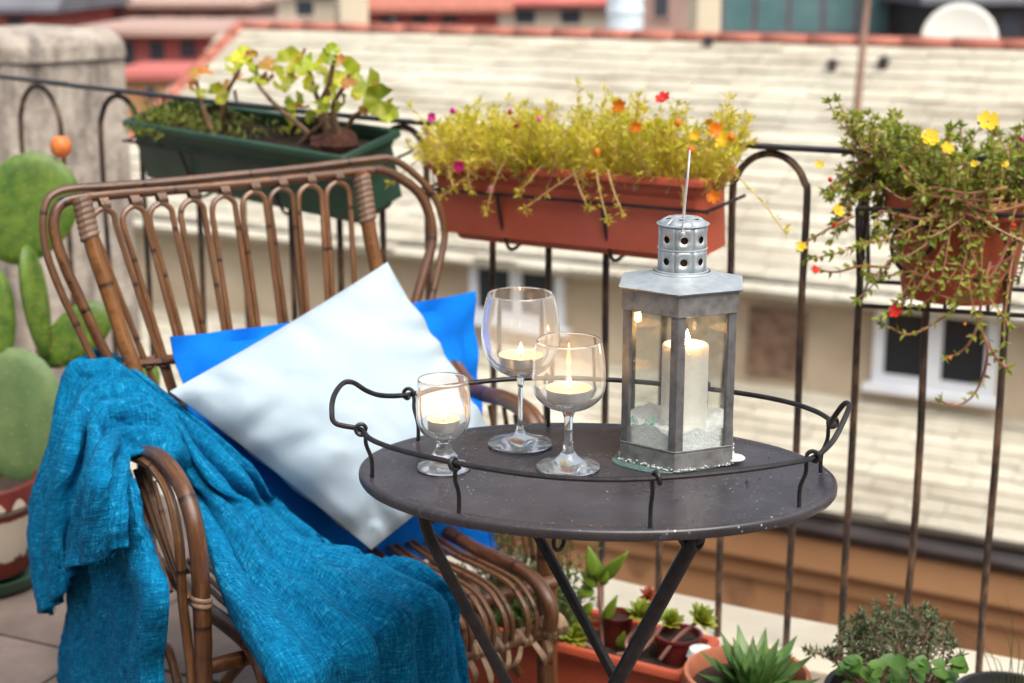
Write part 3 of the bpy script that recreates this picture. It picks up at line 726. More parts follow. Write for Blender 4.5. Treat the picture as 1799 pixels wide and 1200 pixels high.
# arms running forward and down into the front legs
def arm(pts, x, name, r, m, tail):
    P = [px_arm(u, v, x) for u, v in pts]; return pole(name, tail + P, r, m, 12)
Lth = [(248, 793), (283, 806), (317, 849), (339, 910), (350, 983), (354, 1057), (357, 1130), (358, 1200)]
P = [px_arm(u, v, -.31) for u, v in Lth]
arm_z = P[0][2]; print('left arm z', arm_z, 'f', np.dot(P[0] - CO, FW), 'leg', P[-1], np.dot(P[-1] - CO, FW))
pole('arm', [bk(232, 690, .02), cw(-.31, .17, arm_z + .015), cw(-.31, .27, arm_z + .01)] + P + [P[-1] * V(1, 1, 0) + V(0, 0, 0.0)], .0135, 'rattan', 12)
Lth2 = [(226, 799), (265, 819), (296, 866), (313, 940), (318, 1000), (321, 1057), (330, 1130), (337, 1200)]
P2 = [px_arm(u, v, -.322) for u, v in Lth2]
pole('arm_cane', [bk(222, 690, .02), cw(-.325, .17, arm_z + .005), cw(-.325, .27, arm_z)] + P2 + [P2[-1] * V(1, 1, 0)], .0075, 'rattan_cane', 8)
for k, (a, b) in enumerate((((238, 826), (322, 1046)), ((252, 832), (328, 1050)), ((270, 846), (333, 1052)), ((222, 815), (300, 1040)))):
    A, B = px_arm(*a, -.312), px_arm(*b, -.312); pole('arm_spindle', [A, (A + B) / 2 + FW * -.01, B], .0045, 'rattan_cane', 7)
wrap(P[5], EZ, .0148, .018, 2, m='binding')
Rth = [(845, 690), (885, 700), (920, 722), (942, 760), (953, 830), (957, 920), (957, 1010), (957, 1100), (958, 1200)]
P = [px_arm(u, v, .31) for u, v in Rth]
print('right arm z', P[0][2], 'leg f', np.dot(P[-1] - CO, FW))
pole('arm', [bk(745, 560, .02), cw(.31, .2, P[0][2] + .01)] + P + [P[-1] * V(1, 1, 0)], .0145, 'rattan', 12)
pole('arm_cane', [q + EX * .017 for q in [bk(745, 560, .02), cw(.31, .2, P[0][2] + .01)] + P + [P[-1] * V(1, 1, 0)]], .0075, 'rattan', 8)
for (a, b) in (((860, 712), (905, 960)), ((885, 716), (925, 975)), ((905, 728), (938, 985))):
    A, B = px_arm(*a, .312), px_arm(*b, .312); pole('arm_spindle', [A, (A + B) / 2, B], .0045, 'rattan_cane', 7)
# seat: side rails roll over the front edge; canes follow them
Rr = [px_arm(u, v, .245) for u, v in [(833, 963), (887, 987), (933, 1013), (958, 1045), (968, 1075), (966, 1105)]]
prof = [(np.dot(p - CO, FW), p[2]) for p in Rr]
print('seat profile', [(round(a, 3), round(b, 3)) for a, b in prof])
f0, z0s = prof[0]
full = [(.16, z0s + .0), (f0 * .5 + .08, z0s)] + prof
pole('seat_rail', [cw(.245, f, z) for f, z in full], .0125, 'rattan', 12)
pole('seat_rail', [cw(-.245, f, z) for f, z in full] + [cw(-.245, prof[-1][0] - .01, prof[-1][1] - .05)], .0135, 'rattan', 12)
for i, x in enumerate(np.linspace(-.21, .20, 12)):
    j = rng.normal() * .006
    pole('seat_cane', [cw(x + j * .5, f - .004, z - .004) for f, z in full] , .0048, 'rattan_cane', 7)
    pole('seat_cane', [cw(x + .012 + j, f - .004, z - .004) for f, z in full], .0045, 'rattan_cane', 7)
zl = prof[-1][1]; fl_ = prof[-1][0]
pole('seat_bar', [cw(-.30, prof[2][0] - .03, prof[2][1] - .035), cw(0, prof[2][0] - .03, prof[2][1] - .035), cw(.31, prof[2][0] - .03, prof[2][1] - .035)], .0125, 'rattan', 10)
pole('seat_bar', [cw(-.27, fl_ - .02, zl - .01), cw(0, fl_ - .012, zl - .012), cw(.27, fl_ - .02, zl - .01)], .0135, 'rattan', 10)
pole('seat_bar', [cw(-.27, .16, z0s - .015), cw(.27, .16, z0s - .015)], .0125, 'rattan', 10)
pole('leg_brace', [cw(-.31, .42, .10), cw(-.2, .40, .24), cw(0, .38, .28), cw(.2, .40, .24), cw(.31, .42, .10)], .009, 'rattan', 8)
pole('leg_brace', [cw(-.29, .40, .14), cw(-.28, .28, .24), cw(-.27, .18, .14)], .008, 'rattan', 8)
pole('leg_brace', [cw(.29, .40, .14), cw(.28, .28, .24), cw(.27, .18, .14)], .008, 'rattan', 8)
for k in range(11):
    x = -.2 + k * .045; wrap(cw(x, fl_ - .016, zl - .011), EX, .0148, .02, 2, m='dry_leaf' if k % 2 else 'binding')
for k in range(9):       # frayed strips hanging from the lower bar by the right leg
    x = .05 + k * .024; A = cw(x, fl_ - .005, zl - .02); B = A + EX * rng.uniform(-.03, .04) + FW * rng.uniform(-.02, .025) + EZ * rng.uniform(-.06, -.025)
    MB().tube(catmull([A, (A + B) / 2 + FW * .012, B], 4), [.005, .006, .002], 6, flat=(.18, 1), up=FW).build('frayed_strip', 'dry_leaf', ch)
wrap(cw(.26, fl_ - .02, zl - .005), EX, .017, .05, 4, m='dry_leaf')

# =================================================================== CUSHIONS
def cushion(name, C4, thick, nrm, m, label, flange=0, N=44, pinch=.045, seed=1.0):
    """four corners in order; a stuffed bag with hollowed sides and pointed corners"""
    A, B, C, D = C4; cen = (A + B + C + D) / 4; nrm = unit(nrm)
    F_, T_ = [], []
    def surf(sgn):
        G = np.zeros((N, N, 3)); tcx = np.zeros((N, N, 3))
        for i in range(N):
            for j in range(N):
                s, t = i / (N - 1), j / (N - 1)
                p = A * (1 - s) * (1 - t) + B * s * (1 - t) + C * s * t + D * (1 - s) * t
                sx_, ty_ = 2 * s - 1, 2 * t - 1
                pin = pinch * ((1 - sx_ ** 2) * abs(ty_) ** 3 + (1 - ty_ ** 2) * abs(sx_) ** 3)
                p = p + (cen - p) * pin
                q = 1.0 - flange
                a, b = min(abs(sx_) / q, 1), min(abs(ty_) / q, 1)
                h = thick * ((1 - a ** 2.6) * (1 - b ** 2.6)) ** .52
                wv = Vector((s * 5 + seed, t * 5, seed * 3))
                # wrinkles stronger near the seams, running inwards
                edge = max(a, b) ** 3 * (1 - max(a, b) ** 8)
                h += thick * (.17 * edge * math.sin((s if b > a else t) * 34 + 3 * mnoise.noise(wv)) + .07 * mnoise.noise(wv * 1.2) + .03 * mnoise.noise(wv * 3)) * (h > 1e-5)
                fl_w = .006 * math.sin(30 * (s + t) + seed) * (1 if max(abs(sx_), abs(ty_)) > q else 0)
                G[i, j] = p + nrm * (sgn * max(h, .0015) + fl_w)
                tcx[i, j] = (s, t, seed)
        return G, tcx
    mb = MB(); G, tcx = surf(1); mb.grid(G, tcx); G2, tcx2 = surf(-1); mb.grid(G2, tcx2, flip=True)
    def idx(i, j): return i * N + j
    rim = [(i, 0) for i in range(N)] + [(N - 1, j) for j in range(1, N)] + [(i, N - 1) for i in range(N - 2, -1, -1)] + [(0, j) for j in range(N - 2, 0, -1)]
    for k in range(len(rim)):
        a, b = idx(*rim[k]), idx(*rim[(k + 1) % len(rim)])
        mb.f.append((a, b, b + N * N, a + N * N)[::-1])
    o = mb.build(name, m, origin=(C4[3] + C4[2]) / 2)
    o['label'] = label; o['category'] = 'cushion'; return o
r1 = rad(20); nb1 = FW * math.cos(r1) + EZ * math.sin(r1); Pc = cw(.03, .17, .56)
cb = [atp(u, v, Pc, nb1) for u, v in ((297, 592), (833, 512), (874, 962), (398, 1065))]
cushion('blue_cushion', cb, .058, nb1, 'blue_cotton', 'bright blue square cushion with flat border behind the white cushion', flange=.10, pinch=.03, seed=2.3)
r2 = rad(32); nb2 = unit(FW * math.cos(r2) + EZ * math.sin(r2) - EX * .05); Pw = cw(.05, .30, .57)
cwp = [atp(u, v, Pw, nb2) for u, v in ((680, 461), (884, 796), (652, 966), (298, 688))]
print('white sides', [round(float(np.linalg.norm(cwp[i] - cwp[i - 1])), 3) for i in range(4)], 'blue', [round(float(np.linalg.norm(cb[i] - cb[i - 1])), 3) for i in range(4)], [round(float(p[2]), 2) for p in cb + cwp])
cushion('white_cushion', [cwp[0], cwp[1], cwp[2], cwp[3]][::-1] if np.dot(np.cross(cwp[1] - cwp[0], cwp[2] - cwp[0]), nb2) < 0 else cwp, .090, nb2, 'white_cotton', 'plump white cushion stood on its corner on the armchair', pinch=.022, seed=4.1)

# =================================================================== THROW
def sheet(rows, nl=14, nw=46, amp=.010, freq=5.0, seed=0.0, wdt=1.0, drift=1.2):
    """rows: list of control lists of points across the cloth; smooth both ways; soft folds run along its length"""
    K = max(len(r) for r in rows)
    R = [catmull(r, max(2, int(math.ceil(nw / (len(r) - 1))))) for r in rows]
    def resample(c):
        c = np.array(c); L = np.r_[0, np.cumsum(np.linalg.norm(np.diff(c, axis=0), axis=1))]; L /= L[-1]
        return np.stack([np.interp(np.linspace(0, 1, nw), L, c[:, k]) for k in range(3)], 1)
    R = np.array([resample(c) for c in R])
    cols = [np.array(catmull(list(R[:, j]), nl)) for j in range(nw)]
    G = np.stack(cols, 1)
    du = np.gradient(G, axis=0); dv = np.gradient(G, axis=1); nr = np.cross(du, dv); nr /= (np.linalg.norm(nr, axis=2)[..., None] + 1e-9)
    n_, w_ = G.shape[:2]
    tc = np.zeros_like(G); Lr = np.cumsum(np.linalg.norm(du, axis=2).mean(1))
    for i in range(n_):
        for j in range(w_):
            s, t = i / (n_ - 1), j / (w_ - 1)
            ph = 2 * math.pi * freq * t + drift * math.sin(4 * s + seed) + 2.2 * mnoise.noise(Vector((s * 4, t * 3, seed)))
            k = math.sin(ph); fold = (abs(k) ** .8) * (1 if k > 0 else -.6)
            a = amp * (.55 + .7 * mnoise.noise(Vector((s * 5 + 3, t * 4, seed + 7))) + .25)
            G[i, j] += nr[i, j] * (fold * a + .004 * mnoise.noise(Vector((s * 30, t * 22, seed))) + .0022 * mnoise.noise(Vector((s * 90, t * 60, seed))))
            tc[i, j] = (Lr[i], t * wdt, seed)
    return G, tc
Z = lambda u, v, z: atz(u, v, z)
Xp = lambda u, v, x: px_arm(u, v, x)
az = arm_z
# main length: outer hem, up over the arm, down across the seat and over its front edge
rows = [
    [Xp(72, 1085, -.40), Xp(105, 1048, -.425), Xp(130, 1000, -.41), Xp(170, 985, -.435), Xp(225, 962, -.40)],
    [Xp(56, 985, -.40), Xp(95, 975, -.43), Xp(128, 950, -.405), Xp(172, 930, -.435), Xp(228, 905, -.395)],
    [Xp(60, 890, -.395), Xp(98, 885, -.42), Xp(135, 868, -.40), Xp(180, 850, -.425), Xp(226, 850, -.375)],
    [Xp(92, 795, -.375), Xp(122, 800, -.40), Xp(150, 798, -.375), Xp(190, 798, -.395), Xp(224, 806, -.350)],
    [cw(-.345, .03, az + .085), cw(-.345, .12, az + .055), cw(-.35, .20, az + .055), cw(-.345, .28, az + .02), cw(-.338, .345, az + .012)],
    [cw(-.31, .05, az + .105), cw(-.31, .13, az + .07), cw(-.31, .21, az + .065), cw(-.31, .29, az + .03), cw(-.31, .355, az + .024)],
    [cw(-.265, .06, az + .085), cw(-.265, .15, az + .055), cw(-.265, .23, az + .05), cw(-.265, .31, az + .02), cw(-.275, .375, az + .005)],
    [Z(418, 812, az - .03), Z(398, 822, az - .03), Z(372, 836, az - .04), Z(342, 852, az - .06), Z(325, 862, az - .075)],
    [Z(475, 888, .455), Z(452, 900, .47), Z(422, 918, .49), Z(390, 936, .49), Z(358, 946, .47)],
    [Z(572, 968, .435), Z(535, 950, .445), Z(490, 975, .46), Z(440, 1010, .465), Z(380, 1035, .44)],
    [Z(670, 986, .435), Z(635, 975, .44), Z(575, 1010, .455), Z(500, 1060, .455), Z(418, 1100, .43)],
    [Z(757, 1012, .43), Z(700, 1012, .44), Z(640, 1050, .45), Z(555, 1110, .445), Z(455, 1158, .42)],
    [Z(790, 1045, .395), Z(745, 1062, .425), Z(680, 1105, .43), Z(590, 1160, .42), Z(480, 1215, .395)],
    [Z(806, 1085, .35), Z(755, 1125, .36), Z(690, 1175, .36), Z(600, 1235, .345), Z(490, 1290, .32)],
    [Z(822, 1165, .27), Z(765, 1205, .275), Z(700, 1255, .27), Z(608, 1320, .25), Z(498, 1375, .225)],
    [Z(828, 1235, .19), Z(770, 1280, .19), Z(704, 1330, .185), Z(612, 1400, .165), Z(502, 1460, .14)],
]
mbk = MB(); G, tc = sheet(rows, nl=10, nw=84, amp=.021, freq=4.4, seed=1.7, wdt=.55); mbk.grid(G, tc)
# under layer that hangs longer outside the arm
rows2 = [
    [Xp(108, 1260, -.372), Xp(150, 1262, -.39), Xp(200, 1262, -.372), Xp(245, 1262, -.388), Xp(292, 1262, -.365)],
    [Xp(106, 1180, -.372), Xp(150, 1180, -.392), Xp(200, 1178, -.37), Xp(245, 1170, -.388), Xp(288, 1160, -.362)],
    [Xp(112, 1090, -.372), Xp(155, 1085, -.39), Xp(205, 1075, -.372), Xp(255, 1060, -.386), Xp(298, 1052, -.362)],
    [Xp(118, 1000, -.368), Xp(155, 995, -.385), Xp(200, 985, -.368), Xp(245, 970, -.382), Xp(284, 985, -.358)],
    [Xp(125, 900, -.365), Xp(160, 895, -.378), Xp(195, 890, -.365), Xp(232, 890, -.374), Xp(258, 910, -.352)],
    [Xp(140, 820, -.352), Xp(165, 818, -.36), Xp(190, 818, -.352), Xp(212, 820, -.356), Xp(232, 830, -.345)],
]
G, tc = sheet(rows2, nl=10, nw=50, amp=.010, freq=3.0, seed=5.1, wdt=.4); mbk.grid(G, tc + V(3, 0, 0))
th = mbk.build('throw_blanket', 'teal_weave', origin=cw(-.31, .2, 0), solid=.008)
th['label'] = 'teal blue woven throw draped over the chair arm and seat'; th['category'] = 'throw'
mb = MB()           # loose threads along the hems
for k in range(46):
    i = int(rng.integers(0, len(rows2[0]) - 1)); t = rng.random()
    if k < 26:
        r = rows[0]; i = int(rng.integers(0, 4)); A = r[i] * (1 - t) + r[i + 1] * t
    else:
        i = int(rng.integers(2, 5)); A = rows2[i][4] * (1 - t) + rows2[i + (1 if i < 5 else 0)][4] * t
    B = A + V(rng.normal() * .004, rng.normal() * .004, -rng.uniform(.004, .014)); mb.tube([A, (A + B) / 2 + V(rng.normal() * .002, 0, 0), B], .0005, 4)
o = mb.build('loose_threads', 'teal_weave', th); o['kind'] = 'stuff'

# =================================================================== TRAY TABLE
TC = V(.105, 1.846, 0); TA, TBv = .300, .208; TROT = rad(-7); TZ = .70
tX, tY = V(math.cos(TROT), math.sin(TROT), 0), V(-math.sin(TROT), math.cos(TROT), 0)
def te(t, k=0.0, z=TZ): return TC + tX * (TA + k) * math.cos(t) + tY * (TBv + k) * math.sin(t) + V(0, 0, z)
tb = thing('tray_table', TC, 'oval dark metal tray table with wire gallery rail beside the armchair', 'table')
mb = MB(); S = 96; vs, fs = [], []
profile = [(-.299, .0), (-.2, .0), (-.10, .0), (-.05, -.0004), (-.022, -.0008), (-.012, -.0004), (-.006, .0015), (-.0015, .0012), (.001, -.001), (.0016, -.004), (.0012, -.009), (-.001, -.0125), (-.005, -.0135), (-.011, -.012), (-.012, -.008), (-.05, -.008)]
rings = []
for (k, dz) in profile:
    rings.append(len(vs))
    for i in range(S):
        t = 2 * math.pi * i / S
        if k < -.06: f = (TA + k) / TA; p = TC + tX * TA * f * math.cos(t) + tY * TBv * f * math.sin(t) + V(0, 0, TZ + dz)
        else: p = te(t, k, TZ + dz)
        vs.append(p)
for a, b in zip(rings, rings[1:]):
    for i in range(S): fs.append((a + i, b + i, b + (i + 1) % S, a + (i + 1) % S))
fs.append(tuple(rings[0] + i for i in range(S))); fs.append(tuple(rings[-1] + i for i in reversed(range(S))))
mb.add(vs, fs).build('tray_top', 'table_paint', tb)
WZ = TZ + .064
def ang_of(u, v, z):
    p = atz(u, v, z) - TC; return math.atan2(np.dot(p, tY) / TBv, np.dot(p, tX) / TA)
aLf, aLb = ang_of(597, 752, WZ) % (2 * math.pi), ang_of(705, 690, WZ) % (2 * math.pi)
aRf, aRb = ang_of(1440, 803, WZ), ang_of(1458, 746, WZ)
print('angles', [round(math.degrees(x)) for x in (aLf, aLb, aRf, aRb)])
aRf = aRf - 2 * math.pi if aRf > math.pi else aRf
A0, A1 = aLf, aRf + 2 * math.pi
front = [te(t, .0, WZ + .002 * math.sin(5 * t)) for t in np.linspace(A0, A1, 14)]
right = [atz(1462, 776, WZ + .014), atz(1484, 735, WZ + .036), atz(1492, 713, WZ + .046), atz(1484, 709, WZ + .046), atz(1470, 726, WZ + .030), atz(1459, 744, WZ + .006)]
back = [te(t, .0, WZ + .002 * math.sin(4 * t)) for t in np.linspace(aRb, aLb, 14)]
left = [atz(672, 695, WZ + .006), atz(645, 687, WZ + .022), atz(620, 672, WZ + .038), atz(602, 674, WZ + .040), atz(587, 695, WZ + .034), atz(583, 722, WZ + .020), atz(590, 744, WZ + .006)]
MB().tube(catmull(front + right + back + left, 6, closed=True), .0034, 8, closed=True).build('gallery_wire', 'iron_black', tb)
for t in (aLf + .02, ang_of(790, 815, WZ), ang_of(1140, 831, WZ), aRf - .02, aRb + .02, math.radians(62), ang_of(963, 668, WZ), aLb - .02):
    P0 = te(t, -.013, TZ - .002); P1 = te(t, .0, WZ)
    inn = unit((TC - P1) * V(1, 1, 0)); tan_ = unit(te(t + .01) - te(t - .01)); 
    pts = [P0, P0 + V(0, 0, .025), P0 * .5 + P1 * .5 + V(0, 0, .012), P1 + inn * .006 + V(0, 0, -.008)]
    for k in range(9):
        q = math.radians(-35 + 45 * k); pts.append(P1 + inn * .0065 * math.cos(q) + V(0, 0, .0065 * math.sin(q)) + tan_ * (.0009 * k))
    MB().tube(catmull(pts, 4), .0026, 7).build('rail_post', 'iron_black', tb)
def tleg(pts, r, ext):
    P = pts + [ext]; return MB().tube(catmull(P, 6), r, 10).build('leg', 'iron_black', tb)
Lg = [aty(742, 890, 1.745), aty(750, 930, 1.745), aty(775, 985, 1.75), aty(890, 1200, 1.81)]
tleg(Lg, .0076, Lg[-1] + (Lg[-1] - Lg[-2]) * (Lg[-1][2] / (Lg[-2][2] - Lg[-1][2])))
Lg = [aty(925, 905, 2.00), aty(962, 972, 1.99), aty(1080, 1190, 1.93)]
tleg(Lg, .0076, Lg[-1] + (Lg[-1] - Lg[-2]) * (Lg[-1][2] / (Lg[-2][2] - Lg[-1][2])))
Lg = [aty(1226, 938, 1.715), aty(1205, 975, 1.718), aty(1088, 1190, 1.78)]
tleg(Lg, .0098, Lg[-1] + (Lg[-1] - Lg[-2]) * (Lg[-1][2] / (Lg[-2][2] - Lg[-1][2])))
def loop_at(u, v, y, r_):
    c = aty(u, v, y); pts = [c + V(r_ * math.cos(t) * .55, r_ * .6 * math.cos(t), r_ * math.sin(t)) for t in np.linspace(0, 2 * math.pi, 17)[:-1]]
    MB().tube(catmull(pts, 3, closed=True), .0032, 7, closed=True).build('hinge_loop', 'iron_black', tb)
loop_at(982, 950, 1.97, .013); loop_at(1226, 948, 1.705, .012); loop_at(760, 905, 1.75, .008)
MB().tube([aty(1192, 940, 1.71), aty(1206, 962, 1.715)], .0045, 8).build('hinge_pin', 'iron_black', tb)
MB().tube([te(math.radians(200), -.05, TZ - .012), te(math.radians(-20), -.05, TZ - .012)], .006, 8).build('under_bar', 'iron_black', tb)
for k in range(7):      # crumbs of soil
    u, v = [(1312, 848), (1350, 805), (1374, 836), (1190, 878), (1335, 842), (905, 838), (1420, 862)][k]
    c = atz(u, v, TZ + .002); s_ = .003 if k == 0 else .0013
    o = MB().add([c + V(*q) * s_ * rng.uniform(.7, 1.3) for q in ((1, 0, 0), (-1, 0, 0), (0, 1, 0), (0, -1, 0), (0, 0, 1), (0, 0, -.5))], [(0, 2, 4), (2, 1, 4), (1, 3, 4), (3, 0, 4), (2, 0, 5), (1, 2, 5), (3, 1, 5), (0, 3, 5)]).build('soil_crumb', 'soil', origin=c - V(0, 0, .001))
    o['label'] = 'tiny dark crumb of soil on the table top' if k else 'largest dark crumb of soil on the table right of the lantern'; o['category'] = 'crumb'; o['group'] = 'soil crumbs on the table'

# =================================================================== GLASSES AND TEA LIGHTS
def wine_glass(c, H, foot, stem_r, bowl, label, wall=.0011):
    """bowl: (height, radius) points from the bottom of the bowl to its rim"""
    zb = bowl[0][0]
    outer = [(0, .0006), (foot * .94, .0006), (foot, .0018), (foot * .985, .0036), (foot * .8, .0062), (foot * .45, .0105), (stem_r * 2.1, .0165), (stem_r * 1.25, .0245), (stem_r, .034)]
    if zb > .05: outer += [(stem_r * .92, zb * .5), (stem_r * 1.0, zb * .85)]
    outer += [(stem_r * 1.5, zb * .96)]
    bc = [V(r, z) for z, r in bowl]; bc = [p for p in catmull(bc, 5)]
    outer += [(float(p[0]), float(p[1])) for p in bc]
    inn = []
    for i, p in enumerate(bc):
        w = wall * (1 + 2.0 * max(0, 1 - (p[1] - zb) / (.25 * (bowl[-1][0] - zb))))
        if p[1] > zb + wall * 3.5: inn.append((max(float(p[0]) - w, .001), float(p[1]) + (0 if i < len(bc) - 1 else -.0002)))
    top = (outer[-1][0] - wall / 2, outer[-1][1] + wall * .5)
    prof = outer + [top] + inn[::-1]
    zi = inn[0][1]; prof += [(inn[0][0] * .5, zi - .0018), (0, zi - .0024)]
    prof = [(r, z) for r, z in prof]
    o = MB().lathe(prof, c, 64).build('wine_glass', 'clear_glass', origin=c)
    o['label'] = label; o['category'] = 'glass'; o['group'] = 'glasses on the table'
    return inn
def tea_light(c, r, h, label, power=.10):
    t = thing('tea_light', c, label, 'candle', 'tea lights in the glasses')
    MB().lathe([(0, 0), (r * .93, 0), (r * .97, .001), (r, h), (r + .0006, h + .0004), (r - .0004, h + .0004), (r * .985, h - .002), (r * .98, h - .003)], c, 40).build('tin_cup', 'tin', t)
    MB().lathe([(r * .975, .002), (r * .975, h - .0015), (r * .8, h - .003), (r * .3, h - .0036), (0, h - .0034)], c, 40).build('wax', 'tea_wax', t)
    wk = c + V(0, 0, h - .004)
    MB().tube([wk, wk + V(.0003, 0, .004), wk + V(.001, 0, .0065)], .0007, 6).build('wick', 'wick', t)
    flame(wk + V(.0006, 0, .0042), .017, .0036, t, power)
def flame(c, H, R_, par, power):
    pr = [(0, 0), (R_ * .55, H * .06), (R_ * .95, H * .2), (R_, H * .32), (R_ * .82, H * .5), (R_ * .5, H * .7), (R_ * .2, H * .88), (0, H)]
    MB().lathe(pr, c, 16).build('flame', 'flame', par)
gz = lambda u, v: atz(u, v, TZ + .0008)
gb, gm, gs = gz(914, 781), gz(998, 822), gz(780, 823)
s1 = 1 / np.dot(gb - _c, _f) * FPX; s2 = 1 / np.dot(gm - _c, _f) * FPX; s3 = 1 / np.dot(gs - _c, _f) * FPX
print('px per m', s1, s2, s3)
hB, hM, hS = .206, .168, .118
inn = wine_glass(gb, hB, 57 / s1, .0034, [(.094, .006), (.099, .022), (.112, .040), (.135, .0495), (.155, .0515), (.180, .049), (.198, .0455), (hB, .0425)], 'tallest balloon wine glass with a tea light, at the back')
tea_light(gb + V(0, 0, .1075), .0285, .0165, 'tea light burning in the tallest balloon glass', .12)
inn = wine_glass(gm, hM, 56 / s2, .0056, [(.078, .010), (.082, .026), (.094, .041), (.110, .0462), (.128, .0465), (.148, .0445), (hM, .0405)], 'thick stemmed round wine glass with a tea light, in the middle')
tea_light(gm + V(0, 0, .0905), .0290, .0155, 'tea light burning in the thick stemmed middle glass', .12)
inn = wine_glass(gs, hS, 47 / s3, .0085, [(.040, .012), (.044, .022), (.052, .0295), (.066, .0338), (.085, .0342), (.103, .0335), (hS, .0318)], 'smallest short stemmed glass with a tea light, nearest the armchair')
tea_light(gs + V(0, 0, .0515), .0205, .0145, 'tea light burning in the smallest glass', .10)

# =================================================================== LANTERN
LC = atz(1189, 797, TZ); LC[2] = TZ
ln = thing('metal_lantern', LC + V(0, 0, .001), 'six sided galvanised metal lantern with pierced chimney on the table', 'lantern')
LR = .083; A_ = rad(-90 - 8)
hexv = lambda r, z, k: LC + V(r * math.cos(A_ + k * math.pi / 3), r * math.sin(A_ + k * math.pi / 3), z)
def hexring(levels, name, m, cap=(False, False), solid=0, bevel=0):
    vs, fs = [], []
    for r, z in levels: vs += [hexv(r, z, k) for k in range(6)]
    for i in range(len(levels) - 1):
        for k in range(6): fs.append((i * 6 + k, i * 6 + (k + 1) % 6, (i + 1) * 6 + (k + 1) % 6, (i + 1) * 6 + k))
    if cap[0]: fs.append(tuple(reversed(range(6))))
    if cap[1]: fs.append(tuple(range((len(levels) - 1) * 6, len(levels) * 6)))
    return MB().add(vs, fs).build(name, m, ln, smooth=False, solid=solid, bevel=bevel)
zB, zG, zP, zR = .002, .025, .202, .230
hexring([(LR, zB), (LR, zG), (LR - .003, zG + .0015), (LR - .012, zG + .001), (LR - .012, zG - .006)], 'base', 'zinc_aged', cap=(True, True), bevel=.0006)
hexring([(LR - .010, zP + .001), (LR - .0015, zP - .001), (LR + .0005, zP), (LR + .0005, zR)], 'upper_band', 'zinc_aged', solid=.0012)
roofL = [(LR + .0045, zR - .001), (LR + .0055, zR + .001), (.062, zR + .0065), (.046, zR + .0100), (.0385, zR + .0130), (.0372, zR + .0155)]
vs, fs = [], []; NS = 48
for i, (r, z) in enumerate(roofL):
    hx = (1, 1, .92, .55, .15, 0)[i]
    for k in range(NS):
        t = A_ + 2 * math.pi * k / NS; ph = ((t - A_) % (math.pi / 3)) - math.pi / 6
        rh = r * math.cos(math.pi / 6) / math.cos(ph); vs.append(LC + V(0, 0, z) + V(math.cos(t), math.sin(t), 0) * (rh * hx + r * (1 - hx)))
for i in range(len(roofL) - 1):
    for k in range(NS): fs.append((i * NS + k, i * NS + (k + 1) % NS, (i + 1) * NS + (k + 1) % NS, (i + 1) * NS + k))
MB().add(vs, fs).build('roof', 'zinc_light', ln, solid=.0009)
for k in range(6):
    A0p = hexv(LR - .001, zG, k); d1 = unit(hexv(LR, 0, k + 1) - hexv(LR, 0, k)); d2 = unit(hexv(LR, 0, k - 1) - hexv(LR, 0, k)); inn_ = unit(LC - hexv(LR, 0, k)) * V(1, 1, 0)
    w = .0105
    poly = [A0p + d2 * w, A0p, A0p + d1 * w, A0p + d1 * w + inn_ * .004, A0p + inn_ * .004, A0p + d2 * w + inn_ * .004]
    lo, hi = [V(p[0], p[1], TZ + zG - .004) for p in poly], [V(p[0], p[1], TZ + zP + .004) for p in poly]
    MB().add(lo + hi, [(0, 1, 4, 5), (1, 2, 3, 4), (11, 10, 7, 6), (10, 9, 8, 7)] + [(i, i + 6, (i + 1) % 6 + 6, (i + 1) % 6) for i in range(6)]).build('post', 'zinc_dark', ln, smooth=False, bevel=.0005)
    # pane between two posts
    B0, B1 = hexv(LR - .0075, zG - .002, k), hexv(LR - .0075, zG - .002, k + 1); dd = unit(B1 - B0); nn = unit(np.cross(dd, EZ))
    q = [B0 + dd * .004, B1 - dd * .004]; 
    MB().hexa([q[0] + nn * .001, q[1] + nn * .001, q[1] - nn * .001, q[0] - nn * .001] + [p + V(0, 0, zP - zG + .006) for p in (q[0] + nn * .001, q[1] + nn * .001, q[1] - nn * .001, q[0] - nn * .001)]).build('pane', 'pane_glass', ln, smooth=False)
    # edge lip along the foot of each pane
    MB().tube([hexv(LR - .001, zG + .002, k), hexv(LR - .001, zG + .002, k + 1)], .0016, 6).build('lip', 'zinc_dark', ln)
# pierced chimney
CR, cz0, cz1 = .0305, zR + .0145, zR + .0745
def pierced(fn, cells_u, v_rows, hr, name, m, u_off=0.0):
    mb = MB()
    for (v0, v1, vc, has) in v_rows:
        for k in range(cells_u):
            u0, u1 = k / cells_u, (k + 1) / cells_u; uc = (u0 + u1) / 2; M_ = 20
            out_, in_ = [], []
            for j in range(M_):
                t = 2 * math.pi * (j + .5) / M_; cx_, sy_ = math.cos(t), math.sin(t); s_ = 1 / max(abs(cx_), abs(sy_))
                out_.append(fn(uc + (u1 - u0) / 2 * cx_ * s_ + u_off, (v0 + v1) / 2 + (v1 - v0) / 2 * sy_ * s_))
                in_.append(fn(uc + hr[0] * cx_ + u_off, vc + hr[1] * sy_))
            mb.add(out_ + in_, [(j, (j + 1) % M_, M_ + (j + 1) % M_, M_ + j) for j in range(M_)])
    return mb.build(name, m, ln, solid=.0008)
cyl = lambda u, z: LC + V(CR * math.cos(2 * math.pi * u), CR * math.sin(2 * math.pi * u), z)
zm = (cz0 + cz1) / 2
hr = (.0047 / (2 * math.pi * CR), .0047)
pierced(cyl, 8, [(cz0, zm, cz0 + .0155, 1), (zm, cz1, zm + .0135, 1)], hr, 'chimney', 'zinc_light', u_off=(-92 / 360.0) - 1 / 16)
MB().lathe([(CR - .004, cz0 - .004), (CR - .004, cz1 + .002)], LC, 32).build('hole_shade_liner', 'hole_shade_rust', ln)  # dark rusty liner added so the pierced holes look shaded inside
